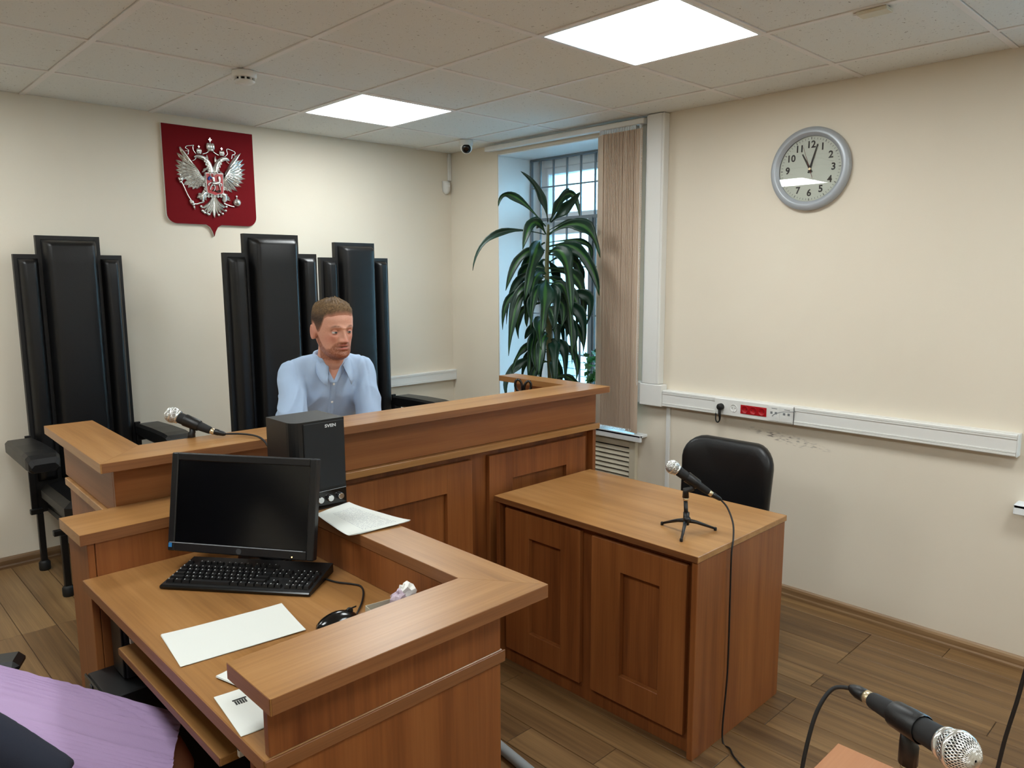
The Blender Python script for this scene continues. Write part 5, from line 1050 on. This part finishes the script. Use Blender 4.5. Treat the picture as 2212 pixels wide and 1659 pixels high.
# hair shell
phi=np.degrees(np.minimum(th,2*math.pi-th)); zh=np.interp(phi,[0,18,32,44,56,66,76,84,92,104,114,126,150,180],[.186,.185,.180,.181,.172,.140,.118,.112,.146,.152,.120,.072,.052,.050])
C0=np.array([0,.01,.13]); nz=P.shape[0]; Q=P.copy(); mask=np.zeros(P.shape[:2]); rgn=np.random.RandomState(2)
nzv=rgn.uniform(-1,1,P.shape[:2]); nzv=(nzv+np.roll(nzv,1,0)+np.roll(nzv,2,0)+np.roll(nzv,3,0))/2.4
for i in range(nz):
    m=np.clip((P[i,:,2]-zh)/.018,-.4,1); top=smst(.178,.226,P[i,:,2]); frontb=np.clip(np.cos(th),0,1); th_=.0030+.0085*top+.010*frontb**2*smst(.172,.200,P[i,:,2])*(1-.25*top)
    d=P[i]-C0; d/=np.linalg.norm(d,axis=1)[:,None]; d=d*np.array([.75,.9,1.15]); off=np.where(m>0,np.sqrt(np.clip(m,0,1))*th_,m*.008)+nzv[i]*.0034*(.22+top)*(m>0); Q[i]=P[i]+d*off[:,None]; mask[i]=m
g=G(); nt=P.shape[1]; vi={}
def hv(i,j):
    k=(i,j%nt)
    if k not in vi: vi[k]=len(g.v); g.v.append(tuple(HM@Vector(Q[k])))
    return vi[k]
for i in range(nz-1):
    for j in range(nt):
        if max(mask[i,j],mask[i+1,j],mask[i,(j+1)%nt])>-.15: g.f.append((hv(i,j),hv(i,j+1),hv(i+1,j+1),hv(i+1,j))); g.m.append(0); g.sm.append(True)
top=[hv(nz-1,j) for j in range(nt)]; g.f.append(tuple(top)); g.m.append(0); g.sm.append(True)
hair=obj('hair',g,'hair',man); hv_=np.array([Hi[:3,:3]@np.array(v)+Hi[:3,3] for v in g.v]); tt=smst(.165,.215,hv_[:,2])[:,None]; hc=np.array(lin((62,46,36)))*(1-tt)+np.array(lin((112,88,60)))*tt; mk=np.array([mask[k] for k in vi]); fd=smst(-.1,.75,mk)[:,None]*(1-.25*smst(.17,.12,hv_[:,2])[:,None]); hc=hc*(1+rgn.uniform(-.4,.4,(len(hc),1))); hc=np.array(lin((190,134,110)))*(1-fd)+hc*fd; setcol(hair,hc)
# shirt
g=G(); torso(g,1.0); limb(g,[RS+ax*.02,RS,RS.lerp(RE,.5),RE,RE.lerp(RW,.30)],[.052,.059,.059,.054,.051],18); limb(g,[LS-ax*.02,LS,LS.lerp(LE,.5),LE,LE.lerp(LW,.30)],[.052,.059,.059,.054,.051],18)
NBs=Vector((-2.0,-1.585,1.322))
for J in (RS,LS): limb(g,[NBs.lerp(J,.25)+Vector((0,0,.0)),NBs.lerp(J,.6)+Vector((0,0,.004)),J+Vector((0,0,.006))],[.044,.050,.054],16)
for W_,E_ in ((RW,RE),(LW,LE)): limb(g,[E_.lerp(W_,.12),E_.lerp(W_,.32)],[.0565,.0555],18,1)
me=fuse('shirt',g,.0055,'shirt',8,.5); V=verts(me); n=np.empty(len(V)*3,dtype=np.float32); me.vertices.foreach_get('normal',n); n=n.reshape(-1,3)
rel=V-np.array(SH); u=rel@np.array(ax); dn=V[:,2]; fwd=rel@np.array(fw)
arm=smst(.13,.17,np.abs(u))
cre=lambda x:(.62-np.abs(np.sin(x)))
f1=.0085*cre(24*u+3.2*np.sin(dn*9)+7*dn*np.sign(u))*smst(1.30,1.18,dn)*(1-arm)*smst(.015,.05,np.abs(u)); f2=.0090*cre(30*dn+22*np.abs(u)+2.0*np.sin(25*u+6*fwd))*arm*smst(1.28,1.2,dn); f3=.0050*cre(40*(dn-.9*np.abs(u))+3*np.sin(16*u))*smst(.07,.15,np.abs(u))*smst(1.12,1.22,dn)*(1-arm)
seam=-.003*np.exp(-((np.abs(u)-.155)/.006)**2)*smst(1.12,1.2,dn)
setverts(me,V+n*(f1+f2+f3+seam)[:,None]); shirt=link('shirt',me,man)
def near(me,pt): V=verts(me); return V[np.argmin(((V-np.array(pt))**2).sum(1))]
# placket, open neck and buttons follow the chest
def chest(u_,z):
    b=Vector((0,0,0)); hit,loc,nr,_=shirt.ray_cast(Vector((SH.x,SH.y,z))+ax*u_+fw*.5,-fw); return (loc,nr) if hit else (Vector((SH.x,SH.y,z))+fw*.1,fw)
bpy.context.view_layer.update()
rows=[]
for k in range(22):
    z=1.262-.016*k; r=[]
    for u_ in (-.014,-.013,0.,.013,.014): l,nr=chest(u_,z); r.append(l+fw*(.0022 if abs(u_)<.0135 else -.001))
    rows.append(r)
g=G(); g.loft(rows,0,True,False,None,False); obj('placket',g,'shirt',shirt)
rows=[]
for k in range(14):
    z=1.345-.0086*k; w=.054*(1-k/13)+.0004; rows.append([chest(u_*w,z)[0]+fw*.0022 for u_ in (-1,-.6,-.2,.2,.6,1)])
g=G(); g.loft(rows,0,True,False,None,False); vn=obj('open_neckline',g,'skin',man); setcol(vn,np.tile(np.array(lin((206,150,128))),(len(vn.data.vertices),1)))
for s_ in (-1,1):
    g=G(); g.loft([[r[0 if s_<0 else -1]+fw*.003-ax*s_*.004,r[0 if s_<0 else -1]+fw*.004+ax*s_*.004,r[0 if s_<0 else -1]+fw*.002+ax*s_*.016] for r in rows],0,True,False,None,False); obj('neck_facing',g,'shirt',shirt)
for z in (1.225,1.145,1.065,.99):
    l,nr=chest(0,z); g=G(); g.lathe([(.0052,0),(.0055,.001),(.0052,.0018),(.002,.0014)],l+fw*.0025,fw,12); obj('button',g,'white_plastic',shirt)
# collar: a stand around the neck and two folded leaves with points
def collar():
    NB=Vector((-2.0,-1.612,1.325)); g=G(); rows=[]; n=30
    for a in np.linspace(-.86,.86,n):
        q=math.pi*a; side=math.sin(q); fr=-math.cos(q)      # q=0 at the nape
        open_=max(0,abs(a)-.62)/.24
        base=NB+ax*side*.068+fw*(-.058*math.cos(q)*1.05+.004)+Vector((0,0,-.030*(1-math.cos(q))/2-.030*open_))
        top=base+Vector((0,0,.038-.006*open_))+(NB-base)*.04+ax*side*.004*open_; out=(ax*side*1.0+fw*(-math.cos(q))).normalized()
        drop=.046+.030*smst(.55,.86,abs(a)); tip=top+out*(.018+.012*open_)+Vector((0,0,-drop))+fw*.012*open_+ax*side*.022*open_
        rows.append([base,top+out*.001,top+out*.005+Vector((0,0,.001)),top.lerp(tip,.5)+out*.006,tip])
    g.loft(rows,0,True,False,None,False); c=obj('collar',g,'shirt',shirt); md=c.modifiers.new('thickness','SOLIDIFY'); md.thickness=.0022
collar()
# trousers and shoes
g=G()
for a,b,c in zip(hips,knees,ank): limb(g,[a,(a+b)/2,b,(b+c)/2,c],[.092,.083,.066,.062,.055],16,4)
g.loft([ellring(c,ax,fw,hw,hd) for c,hw,hd in (((-1.97,-1.27,.668),.150,.11),((-1.97,-1.27,.70),.176,.125),((-1.97,-1.285,.78),.178,.126),((-1.972,-1.32,.85),.170,.125))],0,True,True)
me=fuse('trousers',g,.012,'trousers',6,.5); link('trousers',me,man)
for c in ank:
    g=G(); g.loft([[c+Vector((w*math.cos(q),y,-.088+max(0,h*(.5+.5*math.sin(q))))) for q in [2*math.pi*j/14 for j in range(14)]] for y,w,h in ((.06,.02,.05),(.045,.036,.085),(0,.040,.10),(-.06,.044,.075),(-.13,.046,.055),(-.175,.036,.042),(-.20,.012,.03))],0,True,True); obj('shoe',g,'black_gloss',man)
# ---- seated woman at the lower left edge
DW=Vector((.90,-.42,0)).normalized(); SW=Vector((.42,.90,0)).normalized(); Hp=Vector((-3.66,-2.47,.70))
def wp(f,s,z): return Hp+DW*f+SW*s+Vector((0,0,z-Hp.z))
# far thigh: top follows the purple skirt edge down to the knee under the desk
FK=Vector((-3.10,-2.665,.55)); NK=Vector((-3.19,-2.85,.545)); FH=wp(.02,.10,.81); NH=wp(.02,-.10,.78)
HW_=Matrix.Translation(wp(.03,0,1.335))@Matrix.Rotation(math.atan2(DW.x,-DW.y),4,'Z')@Matrix.Scale(.94,4)
g=G(); g.loft(grid_rings(P,HW_),0,True,True)
for s in (-1,1): ear(g,s,HW_)
g.tube([HW_@Vector((0,.015,.08)),HW_@Vector((0,.02,.02)),wp(-.02,0,1.27)],[.044,.045,.056],16,sub=3)
tors=[(.0,.70,.165,.115),(.0,.80,.160,.115),(.0,.92,.128,.10),(.0,1.05,.140,.11),(-.01,1.17,.155,.105),(-.02,1.26,.145,.075),(-.025,1.31,.085,.055)]
g.loft([ellring(wp(f,0,z),SW,DW,hw*.93,hd*.9) for f,z,hw,hd in tors],0,True,True)
for h,k,fs in ((FH,FK,.10),(NH,NK,-.10)):
    an=Vector((k.x-.06,k.y+.03,.10)); limb(g,[h,h.lerp(k,.5),k,k.lerp(an,.4),an],[.075,.066,.050,.050,.032],14,4)
NS,FS=wp(-.02,-.165,1.24),wp(-.02,.165,1.24); NE,FE=Vector((-3.56,-2.86,.965)),wp(-.06,.25,.97); NWr,FWr=Vector((-3.36,-2.985,.76)),wp(.08,.09,.86)
for a,b,c in ((NS,NE,NWr),(FS,FE,FWr)): limb(g,[a,a.lerp(b,.5),b],[.042,.038,.032]); limb(g,[b,b.lerp(c,.4),c],[.033,.032,.023])
hand(g,NWr,(.82,-.35,-.45),(.4,-.1,.9),(.3,.9,0),.88); hand(g,FWr,(.6,-.75,-.2),(.1,-.1,1),(-.7,-.5,0),.88)
me=fuse('person',g,.006,'skin',2,.4); V=verts(me); Hj=np.array(HW_.inverted()); Lc=V@Hj[:3,:3].T+Hj[:3,3]
wcol=head_color(Lc,(206,150,122),None,(60,42,36)); wcol[Lc[:,2]<-.02]=np.array(lin((170,112,82)))
wom=link('person',me); tag(wom,'seated person in a lilac pleated skirt and navy jacket at the lower left edge','person'); setcol(wom,wcol)
g=G(); rg=random.Random(3)
rings=[]; mh,mk=(FH+NH)/2,(FK+NK)/2+DW*.012+Vector((0,0,.006)); sx=(FK-NK).normalized(); dd=(mk-mh); LL=dd.length; dd.normalize(); upv=sx.cross(dd); upv=upv if upv.z>0 else -upv; hwk=(FK-NK).length/2
for i in range(34):
    u=i/33*1.16-.16; c=mh+dd*LL*u; hw=hwk+.098-.018*max(0,u); hh=.112-.030*max(0,u); cr=[]
    for j in range(420):
        q=2*math.pi*j/420; a,b_=math.cos(q),math.sin(q); sa=math.copysign(abs(a)**.62,a); sb=math.copysign(abs(b_)**.62,b_); dip=-.018*math.exp(-(sa*hw/.05)**2)*(b_>0)*max(0,u)
        ph=a*46+3.2*math.sin(3.1*u+2.2*a)+1.2*math.sin(9*u+5*a); fl=.0060*(.5-abs(math.sin(ph)))*2*.8+.0016*math.sin(97*a+6*u)
        cr.append(c+sx*sa*hw+upv*(sb*hh+dip+fl*(1 if b_>0 else -1)))
    rings.append(cr)
g.loft(rings,0,True,False)
M['lilac']=plain('lilac_plisse',(168,142,178),.7,bump=.25,bscale=300)
obj('skirt',g,'lilac',wom)
g=G(); g.loft([ellring(wp(f,0,z),SW,DW,hw*1.05,hd*1.08) for f,z,hw,hd in tors],0,True,True)
for a,b,c in ((NS,NE,NWr),(FS,FE,FWr)): limb(g,[a,a.lerp(b,.5),b,b.lerp(c,.5),b.lerp(c,.93)],[.060,.058,.055,.050,.043],16)
me=fuse('jacket',g,.012,'navy',6,.5); link('jacket',me,wom)
Q=P.copy(); d=P-np.array([0,.02,.11]); d/=np.linalg.norm(d,axis=2)[...,None]; m=np.clip((P[...,2]-np.interp(phi,[0,30,50,65,180],[.19,.185,.15,.06,.0])[None,:])/.02,-.3,1); Q+=d*(np.where(m>0,.02,-.01))[...,None]
g=G(); g.loft(grid_rings(Q,HW_),0,True,True); bun=HW_@Vector((0,.10,.11)); g.ball(bun,(.055,.055,.05),16,12); hr=obj('hair',g,'hair',wom); setcol(hr,np.tile(np.array(lin((28,22,20))),(len(hr.data.vertices),1)))
for k in (FK,NK):
    c=Vector((k.x-.06,k.y+.03,.09)); g=G(); g.loft([[c+DW*(-y)+SW*w*math.cos(q)+Vector((0,0,-.088+max(0,h*(.5+.5*math.sin(q))))) for q in [2*math.pi*j/12 for j in range(12)]] for y,w,h in ((.05,.02,.05),(.03,.032,.08),(0,.034,.08),(-.06,.038,.05),(-.13,.036,.035),(-.16,.012,.025))],0,True,True); obj('shoe',g,'black_gloss',wom)
# her office chair
t=thing('swivel_chair','black swivel chair under the person at the lower left edge','chair',(-3.70,-2.455,0),math.atan2(DW.y,DW.x))
g=G(); g.loft([[(p[0]*s,p[1]*s,zz) for p in rrect(.46,.46,.1)] for s,zz in ((.9,.535),(1,.55),(1,.585),(.95,.60),(.5,.603))],0,True,True); obj('seat',g,'leather',t)
g=G(); g.loft([[(-.24+dx,p[0]*s,.98+p[1]*s) for p in rrect(.42,.5,.1)] for s,dx in ((.9,-.03),(1,-.015),(1,.015),(.9,.03))],0,True,True); obj('backrest',g,'leather',t)
g=G(); g.tube([(0,0,.10),(0,0,.53)],.028,12); g.tube([(-.05,0,.52),(-.24,0,.56),(-.28,0,.8)],.018,8,sub=4); obj('column',g,'black_metal',t)
for k in range(5):
    a=2*math.pi*k/5; g=G(); g.tube([(0,0,.12),(.28*math.cos(a),.28*math.sin(a),.075)],[.028,.018],8); l=obj('base_leg',g,'black_plastic',t); g=G(); g.lathe([(.024,-.02),(.026,-.018),(.026,.018),(.024,.02)],(.28*math.cos(a),.28*math.sin(a),.027),(-math.sin(a),math.cos(a),0),12); obj('castor',g,'black_plastic',l)
for s in (-1,1):
    g=G(); g.box(-.12,.30,s*.29-.04,s*.29+.04,.71,.745,.014); obj('armrest',g,'black_plastic',t); g=G(); g.tube([(.02,s*.22,.56),(.06,s*.29,.6),(.06,s*.29,.715)],.015,8,sub=3); obj('arm_post',g,'black_metal',t)
